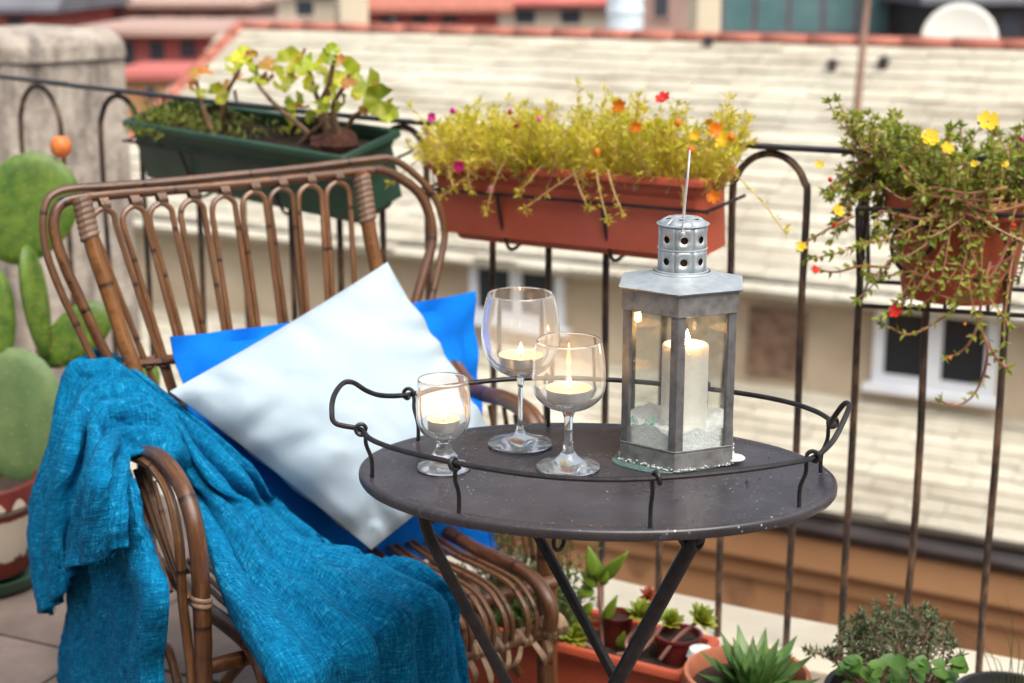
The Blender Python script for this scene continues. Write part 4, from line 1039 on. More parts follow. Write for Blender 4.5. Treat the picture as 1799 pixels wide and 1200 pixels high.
def ringtube(z, R_, r, name='bead', m='zinc_light'):
    MB().tube([LC + V(R_ * math.cos(t), R_ * math.sin(t), z) for t in np.linspace(0, 2 * math.pi, 49)[:-1]], r, 7, closed=True).build(name, m, ln)
ringtube(zm, CR + .0004, .0011); ringtube(cz0 + .001, CR + .002, .0017); ringtube(zR + .0135, CR + .0072, .0012)
capf = lambda u, s: LC + V((CR + .0018) * (1 - s) * math.cos(2 * math.pi * u) + .002 * s * math.cos(2 * math.pi * u), (CR + .0018) * (1 - s) * math.sin(2 * math.pi * u) + .002 * s * math.sin(2 * math.pi * u), cz1 + .001 + .0075 * math.sin(min(s * 2.2, 1) * math.pi / 2))
pierced(capf, 6, [(.0, .98, .42, 1)], (.035, .12), 'chimney_cap', 'zinc_light', u_off=-.20)
ringtube(cz1 + .0008, CR + .0018, .0012, 'cap_rim')
MB().lathe([(0, cz1 + .0080), (.004, cz1 + .0078)], LC, 12).build('cap_centre', 'zinc_light', ln)
# wire bail standing upright, seen edge on
vd = unit(V(LC[0], LC[1], 0)); sd_ = V(vd[1], -vd[0], 0); tilt = .06
hp = zm + .0245
pts = [LC - vd * (CR + .002) + V(0, 0, hp), LC - vd * (CR + .0028) + V(0, 0, hp + .012)]
for k in range(11):
    t = math.pi * k / 10; pts.append(LC + V(0, 0, hp + .062) - vd * (CR + .003) * math.cos(t) + V(0, 0, .036 * math.sin(t)) + sd_ * tilt * (.062 + .036 * math.sin(t)))
pts += [LC + vd * (CR + .0028) + V(0, 0, hp + .012), LC + vd * (CR + .002) + V(0, 0, hp)]
MB().tube(catmull(pts, 4), .0013, 8).build('bail_handle', 'wire_steel', ln)
MB().lathe([(0, -.002), (.003, -.0018), (.0034, 0), (.003, .0018), (0, .002)], LC - vd * (CR + .003) + V(0, 0, hp - .001), 10).build('rivet', 'wire_steel', ln)
# white salt inside, heaped against the panes
mb = MB(); G = []
for i in range(15):
    row = []
    for k in range(49):
        t = A_ + 2 * math.pi * k / 48; ph = ((t - A_) % (math.pi / 3)) - math.pi / 6; r = (LR - .0088) * .866 / math.cos(ph) * (i / 14 * .995 + .005)
        p = V(r * math.cos(t), r * math.sin(t), 0)
        h = zG + .012 + .012 * (i / 14) ** 2 + .012 * mnoise.noise(Vector((p[0] * 30, p[1] * 30, 2))) * (i / 14) + .006 * mnoise.noise(Vector((p[0] * 90, p[1] * 90, 5)))
        row.append(LC + p + V(0, 0, h))
    G.append(row)
G.append([V(p[0], p[1], TZ + zG - .004) for p in G[-1]])
sl = mb.grid(np.array(G)).build('salt_bed', 'salt', origin=LC + V(0, 0, zG)); sl['label'] = 'white salt heaped in the bottom of the lantern'; sl['category'] = 'salt'; sl['kind'] = 'stuff'
sm = MB()
for k in range(5):
    c = LC + V(-.045 + .012 * rng.normal(), -.02 + .01 * rng.normal(), zG + .014); a = rng.normal(size=3) * .006
    sm.add([c + V(.007, 0, 0) + a, c + V(-.006, .003, .002), c + V(0, -.003, .012) + a, c + V(.002, .004, .016)], [(0, 1, 2), (0, 2, 3), (1, 3, 2), (0, 3, 1)])
o = sm.build('glass_chips', 'green_glass', origin=LC + V(-.045, -.02, zG), smooth=False); o['label'] = 'few green glass chips in the salt inside the lantern'; o['category'] = 'glass chips'; o['kind'] = 'stuff'
# pillar candle
pcand = LC + V(.008, .004, zG + .004); CH, CRd = .119, .0300
pcn = thing('pillar_candle', pcand, 'thick white pillar candle burning inside the lantern', 'candle')
pr_ = [(0, 0), (CRd, 0), (CRd, CH * .5), (CRd, CH - .003), (CRd - .0012, CH - .0006), (CRd - .004, CH - .0002), (CRd - .008, CH - .003), (CRd * .45, CH - .0055), (0, CH - .006)]
MB().lathe(pr_, pcand, 40).build('wax', 'wax', pcn)
wk = pcand + V(.001, -.006, CH - .006)
MB().tube([wk, wk + V(.0005, 0, .004), wk + V(0, 0, .007)], .0009, 6).build('wick', 'wick', pcn)
flame(wk + V(0, 0, .005), .021, .0043, pcn, .16)
# glass dish under the lantern, wax crusted
mb = MB(); rimv = []
pg = [(1080, 798), (1075, 805), (1081, 812), (1106, 820), (1140, 827), (1180, 829), (1240, 822), (1282, 812), (1290, 804), (1288, 794)]
top = [atz(u, v, TZ + .0032) for u, v in pg] + [LC + V(.06, .05, .0032), LC + V(-.05, .05, .0032)]
for p in top: p[2] = TZ + .0026
pl_ = [(p[0], p[1]) for p in catmull(top, 4, closed=True)]
dd = mb.prism(pl_, TZ + .0006, TZ + .0022).build('glass_dish', 'green_glass', origin=LC, bevel=.0006); dd['label'] = 'greenish glass dish with wax crust showing under the lantern'; dd['category'] = 'dish'
mb = MB()
for k in range(420):
    t = rng.uniform(0, 2 * math.pi); ph = ((t - A_) % (math.pi / 3)) - math.pi / 6; r = LR * .866 / math.cos(ph) * rng.uniform(1.0, 1.025); c = LC + V(r * math.cos(t), r * math.sin(t), .0028 + abs(rng.normal()) * .0016); s_ = rng.uniform(.0005, .0016)
    mb.add([c + V(*q) * s_ for q in ((1, 0, 0), (-1, 0, 0), (0, 1, 0), (0, -1, 0), (0, 0, .8), (0, 0, -.8))], [(0, 2, 4), (2, 1, 4), (1, 3, 4), (3, 0, 4), (2, 0, 5), (1, 2, 5), (3, 1, 5), (0, 3, 5)])
mb.build('wax_crust', 'crust', dd, kind='stuff')
c = atz(1288, 808, TZ + .004)
sh = MB().lathe([(0, .0), (.012, .0006), (.0155, .003), (.0145, .0042), (.008, .0026), (0, .002)], c, 20).build('wax_drip', 'crust', dd)

# =================================================================== PLANTERS ON THE RAIL
def planter(name, FL, FR, BR, height, m, label, inset=.028, lip=.011, ribs=0, ridge=False):
    Xd = unit(FR - FL); Dd = BR - FR; Dd = unit(Dd - Xd * np.dot(Dd, Xd)); Nd = np.cross(Xd, Dd)
    if Nd[2] < 0: Nd = -Nd
    L = np.linalg.norm(FR - FL); W = np.linalg.norm((BR - FR) - Xd * np.dot(BR - FR, Xd))
    O_ = FL
    Q = lambda x, d, z: O_ + Xd * x + Dd * d + Nd * z
    bc = Q(L / 2, W / 2, -height)
    t = thing(name, bc, label, 'planter', 'planters hung along the railing')
    def rect(i, z, rc=.012):
        pts = []
        x0, x1, y0, y1 = i, L - i, i, W - i
        for (cx, cy_, a0) in ((x1 - rc, y1 - rc, 0), (x0 + rc, y1 - rc, 90), (x0 + rc, y0 + rc, 180), (x1 - rc, y0 + rc, 270)):
            for k in range(4): a = rad(a0 + 30 * k); pts.append(Q(cx + rc * math.cos(a), cy_ + rc * math.sin(a), z))
        return pts
    def loops(levels, nm, mt, cap_last=False, par=t, **k):
        vs, fs = [], []
        for i, z in levels: vs += rect(i, z)
        for a in range(len(levels) - 1):
            for k_ in range(16): fs.append((a * 16 + k_, a * 16 + (k_ + 1) % 16, (a + 1) * 16 + (k_ + 1) % 16, (a + 1) * 16 + k_))
        if cap_last: fs.append(tuple((len(levels) - 1) * 16 + k_ for k_ in range(16)))
        return MB().add(vs, [f[::-1] for f in fs]).build(nm, mt, par, **k)
    lv = [(lip, -.004)]
    if ridge: lv += [(lip + .001, -.03), (lip + .004, -.033), (lip + .006, -.05), (lip + .009, -.053), (lip + inset * .82, -height + .030), (lip + inset * .80, -height + .026), (lip + inset, -height + .004)]
    else: lv += [(lip + .001, -.026), (lip + .005, -.03), (lip + inset, -height + .006)]
    lv += [(lip + inset + .004, -height)]
    body = loops([(lip + .005, -.03 - height * .7), (lip + .005, -.006)] + lv, 'body', m, True)
    loops([(lip + .006, -.02), (lip + .004, -.002), (lip * .8, .0), (.002, -.001), (0, -.005), (0, -.014), (.003, -.017), (lip + .002, -.018)], 'rim', m)
    if ribs:
        for k in range(ribs):
            x = L * (k + .5) / ribs
            z0, z1 = -.05, -height + .02
            i0, i1 = lip + .006, lip + inset - .004
            MB().hexa([Q(x - .016, i1 - .003, z1), Q(x + .016, i1 - .003, z1), Q(x + .016, i1 + .003, z1), Q(x - .016, i1 + .003, z1), Q(x - .018, i0 - .003, z0), Q(x + .018, i0 - .003, z0), Q(x + .018, i0 + .003, z0), Q(x - .018, i0 + .003, z0)]).build('rib', m, t, bevel=.002)
    G = np.array([[Q(lip + .006 + (L - 2 * lip - .012) * a, lip + .006 + (W - 2 * lip - .012) * b, -.032 + .006 * mnoise.noise(Vector((a * 12, b * 5, 1)))) for b in np.linspace(0, 1, 8)] for a in np.linspace(0, 1, 26)])
    MB().grid(G).build('soil', 'soil', t)
    return t, Q, L, W
def bracket(Q, L, W, H, inset, lip, wz, xs, label, hook_z=.03):
    c = Q(L / 2, W, -H); t = thing('planter_bracket', c, label, 'bracket', 'planter brackets on the railing')
    i = lip + inset * (-wz / H) - .006
    MB().tube(catmull([Q(-.006, W + .012, wz), Q(-.004, W * .6, wz), Q(.0, .012, wz), Q(.02, i - .008, wz), Q(L / 2, i - .009, wz), Q(L - .02, i - .008, wz), Q(L, .012, wz), Q(L + .004, W * .6, wz), Q(L + .006, W + .012, wz)], 6), .0032, 7).build('hoop_wire', 'iron_black', t)
    for x in xs:
        MB().tube(catmull([Q(x, i - .010, wz), Q(x, lip + inset * .5 - .012, (wz - H) / 2), Q(x, lip + inset - .009, -H - .002), Q(x + .002, lip + inset + .012, -H - .010), Q(x + .003, W * .5, -H - .006), Q(x + .003, W - lip, -H - .004), Q(x, W + .012, -H * .6), Q(x, W + .014, 0), Q(x, W + .016, hook_z)], 6), .0036, 7).build('strap', 'iron_black', t)
    return t
gFL, gFR, gBR = atz(210, 212, .960), atz(600, 277, .940), atz(705, 226, .985)
gp, gQ, gL, gW = planter('green_planter', gFL, gFR, gBR, .165, 'green_plastic', 'dark green plastic planter with a leggy geranium on the railing', inset=.022, ribs=11)
bracket(gQ, gL, gW, .165, .022, .011, -.052, (gL * .27, gL * .66), 'black wire bracket holding the dark green planter')
oFL, oFR, oBR = atz(740, 281, .946), atz(1234, 317, .955), atz(1263, 288, .966)
op, oQ, oL, oW = planter('terracotta_planter', oFL, oFR, oBR, .165, 'terracotta_plastic', 'terracotta coloured planter full of lime foliage behind the lantern', inset=.030, ridge=True)
bracket(oQ, oL, oW, .165, .030, .011, -.058, (oL * .28, oL * .66), 'black wire bracket holding the terracotta coloured planter')
print('green L,W', gL, gW, 'orange', oL, oW)

# ---- leaf helpers
def leaf_blade(mb, base, d, nrm, length, width, n=4, curl=.15, tip=1.0):
    """pointed blade, folded a little along its midrib"""
    d = unit(d); s = unit(np.cross(d, nrm)); nn = np.cross(s, d)
    vs = []
    for i in range(n + 1):
        t = i / n; w = width / 2 * (math.sin(math.pi * (t ** .8 * .93 + .07)) if tip else 1) * (1 - .2 * t)
        if i == n: w = width * .02
        c = base + d * length * t + nn * (-curl * length * t * t)
        vs += [c - s * w + nn * w * .35, c, c + s * w + nn * w * .35]
    fs = []
    for i in range(n):
        a = i * 3; fs += [(a, a + 1, a + 4, a + 3), (a + 1, a + 2, a + 5, a + 4)]
    mb.add(vs, fs)
def flower(par, c, nrm, r, m, petals=5, rows=1, cup=.35):
    nrm = unit(nrm); s = unit(np.cross(nrm, V(.21, .35, .9))); u = np.cross(s, nrm); mb = MB()
    for q in range(rows):
        for k in range(petals):
            t = 2 * math.pi * (k + .5 * q) / petals + rng.random() * .3; d = s * math.cos(t) + u * math.sin(t); sd = np.cross(nrm, d); rr2 = r * (1 - .3 * q)
            p = lambda a, b, h: c + d * rr2 * a + sd * rr2 * b + nrm * rr2 * (h + .18 * q)
            mb.add([p(.06, 0, 0), p(.5, -.34, cup * .5), p(.5, 0, cup * .3), p(.5, .34, cup * .5), p(.95, -.30, cup * 1.1), p(1.02, 0, cup), p(.95, .30, cup * 1.1)], [(0, 1, 2), (0, 2, 3), (1, 4, 5, 2), (2, 5, 6, 3)])
    o = mb.build('flower', m, par); return o
def bud(par, c, d, r, m):
    d = unit(d); s = unit(np.cross(d, V(.3, .8, .1))); u = np.cross(s, d)
    G = [[c + d * r * 2.4 * z + (s * math.cos(t) + u * math.sin(t)) * r * w for t in np.linspace(0, 2 * math.pi, 8)] for z, w in ((0, .1), (.15, .7), (.45, 1), (.75, .7), (1, .08))]
    return MB().grid(np.array(G)).build('flower', m, par)
toward = lambda p: unit(_c - p)

# ---- geranium
gd = gQ(gL * .7, gW * .5, -.03)
ge = thing('geranium_plant', gd, 'leggy geranium with bare woody stems growing in the green planter', 'plant')
Dv = unit(gQ(0, 1, 0) - gQ(0, 0, 0)); gmid = gQ(gL * .5, gW * .52, 0); gn = Dv
GP = lambda u, v, off=0: atp(u, v, gmid + Dv * off, gn)
stems = [[(562, 246), (535, 228), (492, 192), (462, 160), (447, 138)], [(585, 240), (572, 205), (556, 168), (546, 132), (541, 108)], [(600, 236), (622, 205), (658, 188)], [(372, 215), (352, 178), (346, 142)],
         [(386, 215), (396, 172), (410, 142), (426, 112)], [(590, 242), (562, 200), (574, 155), (590, 128)], [(600, 240), (585, 190), (606, 150), (614, 130)], [(520, 246), (545, 235), (570, 215), (585, 205)], [(574, 155), (584, 120), (590, 95)]]
for i, s in enumerate(stems):
    off = rng.uniform(-.03, .03); P = [GP(u, v, off) for u, v in s]; P[0] = P[0] + V(0, 0, -.02)
    MB().tube(catmull(P, 5), [.0075, .006, .0045, .003], 7).build('stem', 'woody_stem', ge)
lv = [(360, 128, 20), (429, 100, 30), (412, 120, 24), (448, 132, 26), (475, 118, 30), (454, 146, 22), (510, 108, 34), (500, 136, 28), (494, 152, 24), (550, 112, 26), (562, 128, 28), (583, 88, 18), (576, 108, 24), (608, 126, 36), (644, 146, 36), (579, 150, 22), (584, 168, 26), (602, 182, 24), (668, 176, 38), (684, 192, 28), (650, 190, 28), (520, 180, 28), (511, 222, 34), (346, 132, 22), (380, 166, 30), (354, 166, 18), (536, 122, 24), (545, 150, 22), (420, 138, 20), (436, 116, 22), (470, 138, 20), (596, 108, 18), (632, 170, 24), (660, 160, 22), (565, 190, 24), (528, 190, 22), (612, 150, 20), (486, 126, 20), (366, 120, 14), (590, 140, 20), (672, 205, 22), (548, 205, 20), (400, 150, 16), (338, 150, 16), (624, 140, 18), (515, 128, 22), (530, 100, 20), (568, 98, 18), (402, 108, 16), (442, 100, 18)]
def geranium_leaf(c, nrm, R_, m):
    nrm = unit(nrm); s = unit(np.cross(nrm, V(.1, .2, 1))); u = np.cross(s, nrm); K = 25; rot = rng.uniform(0, 6.28); vs = [c]
    ring = []
    for q, rr2 in ((0, .55), (1, 1.0)):
        for k in range(K):
            t = rot + .45 + (2 * math.pi - .9) * k / (K - 1); sc_ = (1 + .055 * math.cos(k * 2 * math.pi / 4)) if q else 1
            ring.append(c + (s * math.cos(t) + u * math.sin(t)) * R_ * rr2 * sc_ + nrm * R_ * (.10 * rr2 + .13 * math.sin(t * 5 + rot) * rr2 * rr2 + .22 * rr2 * rr2))
    vs += ring; fs = [(0, 1 + k, 2 + k) for k in range(K - 1)] + [(1 + k, 1 + K + k, 2 + K + k, 2 + k) for k in range(K - 1)]
    return MB().add(vs, fs).build('leaf', m, ge)
for (u, v, d_) in lv:
    off = rng.uniform(-.05, .05); c = GP(u, v, off); nr = unit(toward(c) * .6 + V(rng.normal() * .5, rng.normal() * .3, .5 + rng.normal() * .3))
    geranium_leaf(c, nr, d_ / 2 / 880 * 1.5, 'geranium_leaf_red' if rng.random() < .22 else 'geranium_leaf')
MB().lathe([(0, -.03), (.03, -.03), (.042, -.012), (.036, .010), (.02, .022), (0, .026)], GP(596, 244), 14).build('root_ball', 'bark_ball', ge)
MB().lathe([(0, -.02), (.02, -.02), (.026, -.005), (.018, .012), (0, .018)], GP(566, 250, -.02), 12).build('root_ball', 'bark_ball', ge)
# creeping weeds at the left of the green planter
mb = MB()
for k in range(900):
    x = abs(rng.normal()) * gL * .26 + .02; d_ = rng.uniform(.008, gW - .03)
    if x > gL * .62: continue
    h = .035 * max(0, 1 - x / (gL * .6)) * rng.random() * (1.4 if d_ < .05 else 1)
    c = gQ(x, d_, -.018 + h)
    leaf_blade(mb, c, V(rng.normal(), rng.normal(), abs(rng.normal()) * .9 + .2), V(0, 0, 1), rng.uniform(.010, .022), rng.uniform(.004, .009), 2)
for k in range(90):
    x = rng.uniform(.02, gL * .22); c = gQ(x, -.002, -.004 - rng.uniform(0, .02)); leaf_blade(mb, c, V(rng.normal(), -1, rng.normal() * .6 - .3), V(0, 0, 1), .014, .006, 2)
o = mb.build('creeping_weed', 'moss_leaf', origin=gQ(.1, gW / 2, -.03)); o['label'] = 'low yellowish green weeds creeping at the left of the green planter'; o['category'] = 'weeds'; o['kind'] = 'stuff'

# ---- lime portulaca in the terracotta coloured planter
po = thing('flowering_portulaca', oQ(oL / 2, oW / 2, -.03), 'bushy lime green portulaca with tiny magenta and orange flowers', 'plant')
fol, stm = MB(), MB()
def needle_tuft(mb, c, d, n, ln_, w):
    for _ in range(n):
        dd = unit(unit(d) * rng.uniform(.1, 1) + rng.normal(size=3) * .55); leaf_blade(mb, c + dd * rng.uniform(0, .006), dd, unit(rng.normal(size=3)), ln_ * rng.uniform(.6, 1.2), w, 2, .1)
OXd = unit(oQ(1, 0, 0) - oQ(0, 0, 0)); ODd = unit(oQ(0, 1, 0) - oQ(0, 0, 0))
for k in range(400):
    x, d_ = rng.uniform(.01, oL - .01), rng.uniform(.008, oW - .008)
    A = oQ(x, d_, -.03)
    fx = (x / oL - .5) * 2
    hgt = rng.uniform(.03, .105) * (1 - .25 * abs(fx) ** 3) * (.72 + .28 * x / oL) + .03
    lean = OXd * fx * abs(fx) * .035 + ODd * (d_ / oW - .5) * .10 + rng.normal(size=3) * .018
    B = A + V(0, 0, hgt) + lean
    mid = (A + B) / 2 + rng.normal(size=3) * .010
    pth = catmull([A, mid, B], 3); stm.tube(pth, [.0016, .0009], 4, caps=False)
    for t in (.3, .45, .6, .75, .88, 1.0):
        c = A * (1 - t) ** 2 + 2 * mid * t * (1 - t) + B * t * t
        needle_tuft(fol, c, B - A, 5 if t < 1 else 10, .018, .0046)
for (xs, d0, ln_) in [(.27, 0, .05), (.33, 0, .07), (.58, 0, .045), (.62, 0, .06), (.70, 0, .05), (.66, 0, .065), (.20, 0, .03), (.93, .02, .09), (.99, .06, .08), (.03, .03, .07), (-.0, .08, .06), (.01, .12, .05), (.12, 0, .03), (.47, 0, .03)]:
    A = oQ(oL * xs, .01 + d0, -.01); outd = -ODd if 0.05 < xs < .95 else OXd * (1 if xs > .5 else -1) - ODd * .3
    sidew = OXd * rng.normal() * .025
    P = [A, A + outd * .02 + V(0, 0, .018), A + outd * .035 + V(0, 0, -ln_ * .3) + sidew, A + outd * .04 + V(0, 0, -ln_) + sidew * 2]
    pth = catmull(P, 5); stm.tube(pth, [.0018, .0012], 5, caps=False)
    for q in pth[7::2]: needle_tuft(fol, q, rng.normal(size=3), 5, .012, .003)
    needle_tuft(fol, pth[-1], pth[-1] - pth[-3], 12, .014, .0034)
stm.build('stems', 'lime_stem', po, kind='stuff'); fol.build('foliage', 'lime_foliage', po, smooth=False, kind='stuff')
opl = oQ(oL / 2, .03, 0)
for (u, v, r_, m_, k) in [(757, 206, 9, 'magenta', 1), (795, 194, 7, 'magenta', 0), (803, 292, 12, 'magenta', 1), (865, 332, 8, 'pink', 0), (950, 208, 7, 'pink', 0), (905, 217, 9, 'crimson', 0), (1165, 174, 13, 'scarlet', 1), (1085, 184, 13, 'orange', 1), (1256, 228, 13, 'orange', 1), (1272, 246, 15, 'yellow', 1), (1218, 262, 9, 'orange', 0), (1255, 345, 12, 'orange', 1), (1050, 266, 8, 'orange', 0), (1116, 222, 11, 'orange', 1), (895, 196, 6, 'crimson', 0), (1190, 215, 8, 'orange', 0), (1245, 212, 9, 'yellow', 1), (1285, 240, 8, 'orange', 0), (752, 232, 6, 'magenta', 0), (1035, 300, 6, 'orange', 0), (955, 270, 5, 'yellow', 0), (1222, 238, 10, 'yellow', 1)]:
    c = atp(u, v, opl - ODd * (.045 if v < 280 else .04), ODd); r = r_ / 950
    flower(po, c, toward(c) + rng.normal(size=3) * .5, r, 'petal_' + m_, 6, 2) if k else bud(po, c - V(0, 0, r), V(rng.normal() * .3, -.2, 1), r * .8, 'petal_' + m_)

# =================================================================== ROUND POT IN WIRE BASKET, RIGHT
bTL = atz(1506, 366, .915); bz0 = None
BXd = unit(V(1, -.30, 0)); BDd = V(-BXd[1], BXd[0], 0)
bW = .31; bH = .172; bD = .24
bk_ = thing('wire_basket', bTL + V(0, 0, -bH), 'square black iron basket with scrolls holding the round terracotta pot', 'basket')
Bq = lambda x, d, z: bTL + BXd * x + BDd * d + V(0, 0, z)
tp = .012
def sqring(z, ins, r, nm):
    MB().tube([Bq(ins, ins, z), Bq(bW - ins, ins, z), Bq(bW - ins, bD - ins, z), Bq(ins, bD - ins, z)], r, 8, closed=True).build(nm, 'iron_black', bk_)
sqring(0, 0, .0042, 'top_frame'); sqring(-bH, tp, .0042, 'bottom_frame')
for x, d in ((0, 0), (bW, 0), (bW, bD), (0, bD)):
    i, j = (tp if x == 0 else -tp), (tp if d == 0 else -tp)
    MB().tube(catmull([Bq(x, d, 0), Bq(x + i * .5, d + j * .5, -bH * .5), Bq(x + i, d + j, -bH)], 3), .0042, 8).build('corner_bar', 'iron_black', bk_)
for k in range(3):
    x = tp + (bW - 2 * tp) * (k + 1) / 4; MB().tube([Bq(x, tp, -bH), Bq(x, bD - tp, -bH)], .0035, 7).build('floor_bar', 'iron_black', bk_)
def scroll(face, c0, flip):
    pts = []
    for k in range(26):
        t = k / 25; a = -2.0 + 6.2 * t; r = .046 * (1 - .45 * t) if k < 14 else .046 * (1 - .45 * t); x = c0 + flip * r * math.cos(a); z = -.055 + r * math.sin(a) - .05 * max(0, .35 - t)
        pts.append(Bq(x, .006, z) if face == 'f' else Bq(.006, x, z))
    MB().tube(catmull(pts, 2), .0036, 7).build('scroll', 'iron_black', bk_)
scroll('f', .10, -1); scroll('f', .21, 1); scroll('s', .10, 1); scroll('s', .14, -1)
for x in (.05, bW - .05):
    MB().tube(catmull([Bq(x, bD, 0), Bq(x, bD + .02, .06), Bq(x, bD + .05, .10), Bq(x, bD + .08, .095)], 4), .004, 7).build('hook', 'iron_black', bk_)
ptc = Bq(bW * .55, bD * .5, 0); pR = .126
ptc[2] = bTL[2]
ptt = thing('round_pot', ptc + V(0, 0, -bH + .005), 'round terracotta coloured pot of trailing purslane in the wire basket', 'pot')
pz = .014
MB().lathe([(0, -bH + .006), (pR * .72, -bH + .006), (pR * .745, -bH + .012), (pR * .93, -.03 + pz), (pR * .94, -.026 + pz), (pR * .94, -.018 + pz), (pR * .9, -.018 + pz), (pR * .88, -.05 + pz), (pR * .7, -bH + .014), (0, -bH + .014)], ptc, 48).build('body', 'terracotta_plastic', ptt)
MB().lathe([(pR * .945, -.030 + pz), (pR * 1.02, -.030 + pz), (pR * 1.05, -.026 + pz), (pR * 1.05, .0 + pz), (pR * 1.02, .004 + pz), (pR * .97, .003 + pz), (pR * .94, -.01 + pz)], ptc, 48).build('rim', 'terracotta_plastic', ptt)
MB().lathe([(0, .0), (pR * .5, -.002), (pR * .93, -.008)], ptc, 24).build('soil', 'soil', ptt)
pu = thing('trailing_purslane', ptc, 'trailing purslane with pink stems and yellow and red flowers at right', 'plant')
fol, stm = MB(), MB()
def oval_leaf(mb, c, d, nrm, l, w): leaf_blade(mb, c, d, nrm, l, w, 3, .12)
def leafy(path, r0, r1, step, size, start=.25):
    path = np.array(path); stm.tube(path, [r0, r1], 5, caps=False)
    L = np.r_[0, np.cumsum(np.linalg.norm(np.diff(path, axis=0), axis=1))]; s = L[-1] * start; flip = 0
    while s < L[-1]:
        c = V(*[np.interp(s, L, path[:, k]) for k in range(3)]); i = min(np.searchsorted(L, s), len(path) - 1); d = unit(path[i] - path[i - 1])
        for q in (0, 1):
            a = unit(np.cross(d, rng.normal(size=3))); oval_leaf(fol, c, a + d * .5, unit(rng.normal(size=3) + V(0, -.6, .8)), size * rng.uniform(.6, 1.1), size * .56)
        s += step * rng.uniform(.6, 1.3)
    for k in range(7):
        a = unit(d + rng.normal(size=3) * .6); oval_leaf(fol, path[-1], a, unit(rng.normal(size=3)), size * rng.uniform(.8, 1.2), size * .42)
vD = unit(V(ptc[0], ptc[1], 0)); vS = V(vD[1], -vD[0], 0)
# upright and spreading growth
for k in range(170):
    a = rng.uniform(0, 2 * math.pi); rr0 = pR * .85 * math.sqrt(rng.random()); A = ptc + V(rr0 * math.cos(a), rr0 * math.sin(a), .004)
    o_ = V(math.cos(a), math.sin(a), 0); reach = rng.uniform(.03, .11); up_ = rng.uniform(.05, .125)
    B = A + o_ * reach + V(0, 0, up_) + rng.normal(size=3) * .012
    P = [A, A + o_ * reach * .35 + V(0, 0, up_ * .25) + rng.normal(size=3) * .006, A + o_ * reach * .8 + V(0, 0, up_ * .55) + rng.normal(size=3) * .008, B]
    leafy(catmull(P, 4), .0020, .0010, .010, .0155, .15)
# sweep to the left: long stems arching out of the pot then turning up
for k in range(64):
    z0 = rng.uniform(.01, .05); A = ptc + vS * -.03 + vD * rng.uniform(-.06, .06) + V(0, 0, z0)
    reach = rng.uniform(.09, .205); dz = rng.uniform(-.10, .10)
    P = [A, A - vS * reach * .4 + V(0, 0, .035) + rng.normal(size=3) * .01, A - vS * reach * .8 + V(0, 0, .02 + dz * .5) + rng.normal(size=3) * .014, A - vS * reach + V(0, 0, dz + .03 * (dz > 0)) + vD * rng.normal() * .03]
    leafy(catmull(P, 5), .0022, .0011, .011, .015, .25)
# long hanging strands on the viewer's side
for k in range(26):
    x = rng.uniform(-.07, .13); A = ptc + vS * x - vD * math.sqrt(max(pR * pR - min(x, pR) ** 2, .0004)) * 1.0 + V(0, 0, .02)
    drop = rng.uniform(.06, .20); sw = rng.normal() * .05 - .02
    P = [A + vD * .03, A - vD * .022 + V(0, 0, .012), A - vD * .034 + V(0, 0, -drop * .35) + vS * sw * .4, A - vD * (.036 + rng.random() * .02) + V(0, 0, -drop * .75) + vS * sw, A - vD * (.04 + rng.random() * .03) + V(0, 0, -drop) + vS * (sw * 1.7)]
    leafy(catmull(P, 5), .0023, .0012, .013, .015, .2)
# strands that can be followed in the picture
fpl = ptc - vD * (pR + .035)
FP = lambda u, v, o_=0: atp(u, v, fpl - vD * o_, vD)
for s in ([(1720, 385), (1680, 372), (1620, 385), (1570, 375), (1545, 372), (1541, 392)], [(1700, 470), (1655, 462), (1610, 458), (1575, 440), (1553, 412)], [(1780, 450), (1745, 470), (1690, 490), (1640, 492), (1600, 478), (1560, 484), (1525, 480)],
          [(1785, 440), (1760, 490), (1725, 518), (1690, 526), (1650, 518), (1627, 498)], [(1770, 430), (1745, 480), (1700, 520), (1665, 552), (1620, 580), (1590, 587), (1555, 570)], [(1780, 440), (1772, 500), (1765, 560), (1764, 600)],
          [(1740, 460), (1725, 520), (1722, 570), (1735, 610), (1728, 660), (1705, 700), (1675, 712), (1655, 704)], [(1722, 560), (1705, 600), (1685, 620), (1662, 628)], [(1735, 600), (1752, 632), (1768, 645)], [(1560, 470), (1510, 468), (1470, 478), (1440, 475)], [(1500, 380), (1460, 400), (1425, 420), (1410, 432)],
          [(1760, 350), (1700, 352), (1650, 345), (1610, 320), (1580, 290)], [(1770, 330), (1700, 340), (1640, 330), (1590, 350), (1555, 330)], [(1799, 360), (1740, 372), (1690, 352), (1640, 345)]):
    P = [FP(u, v, rng.uniform(-.01, .012)) for u, v in s]; leafy(catmull(P, 6), .0028, .0015, .020, .0155, .30)
stm.build('stems', 'purslane_stem', pu, kind='stuff'); fol.build('foliage', 'purslane_leaf', pu, smooth=False, kind='stuff')
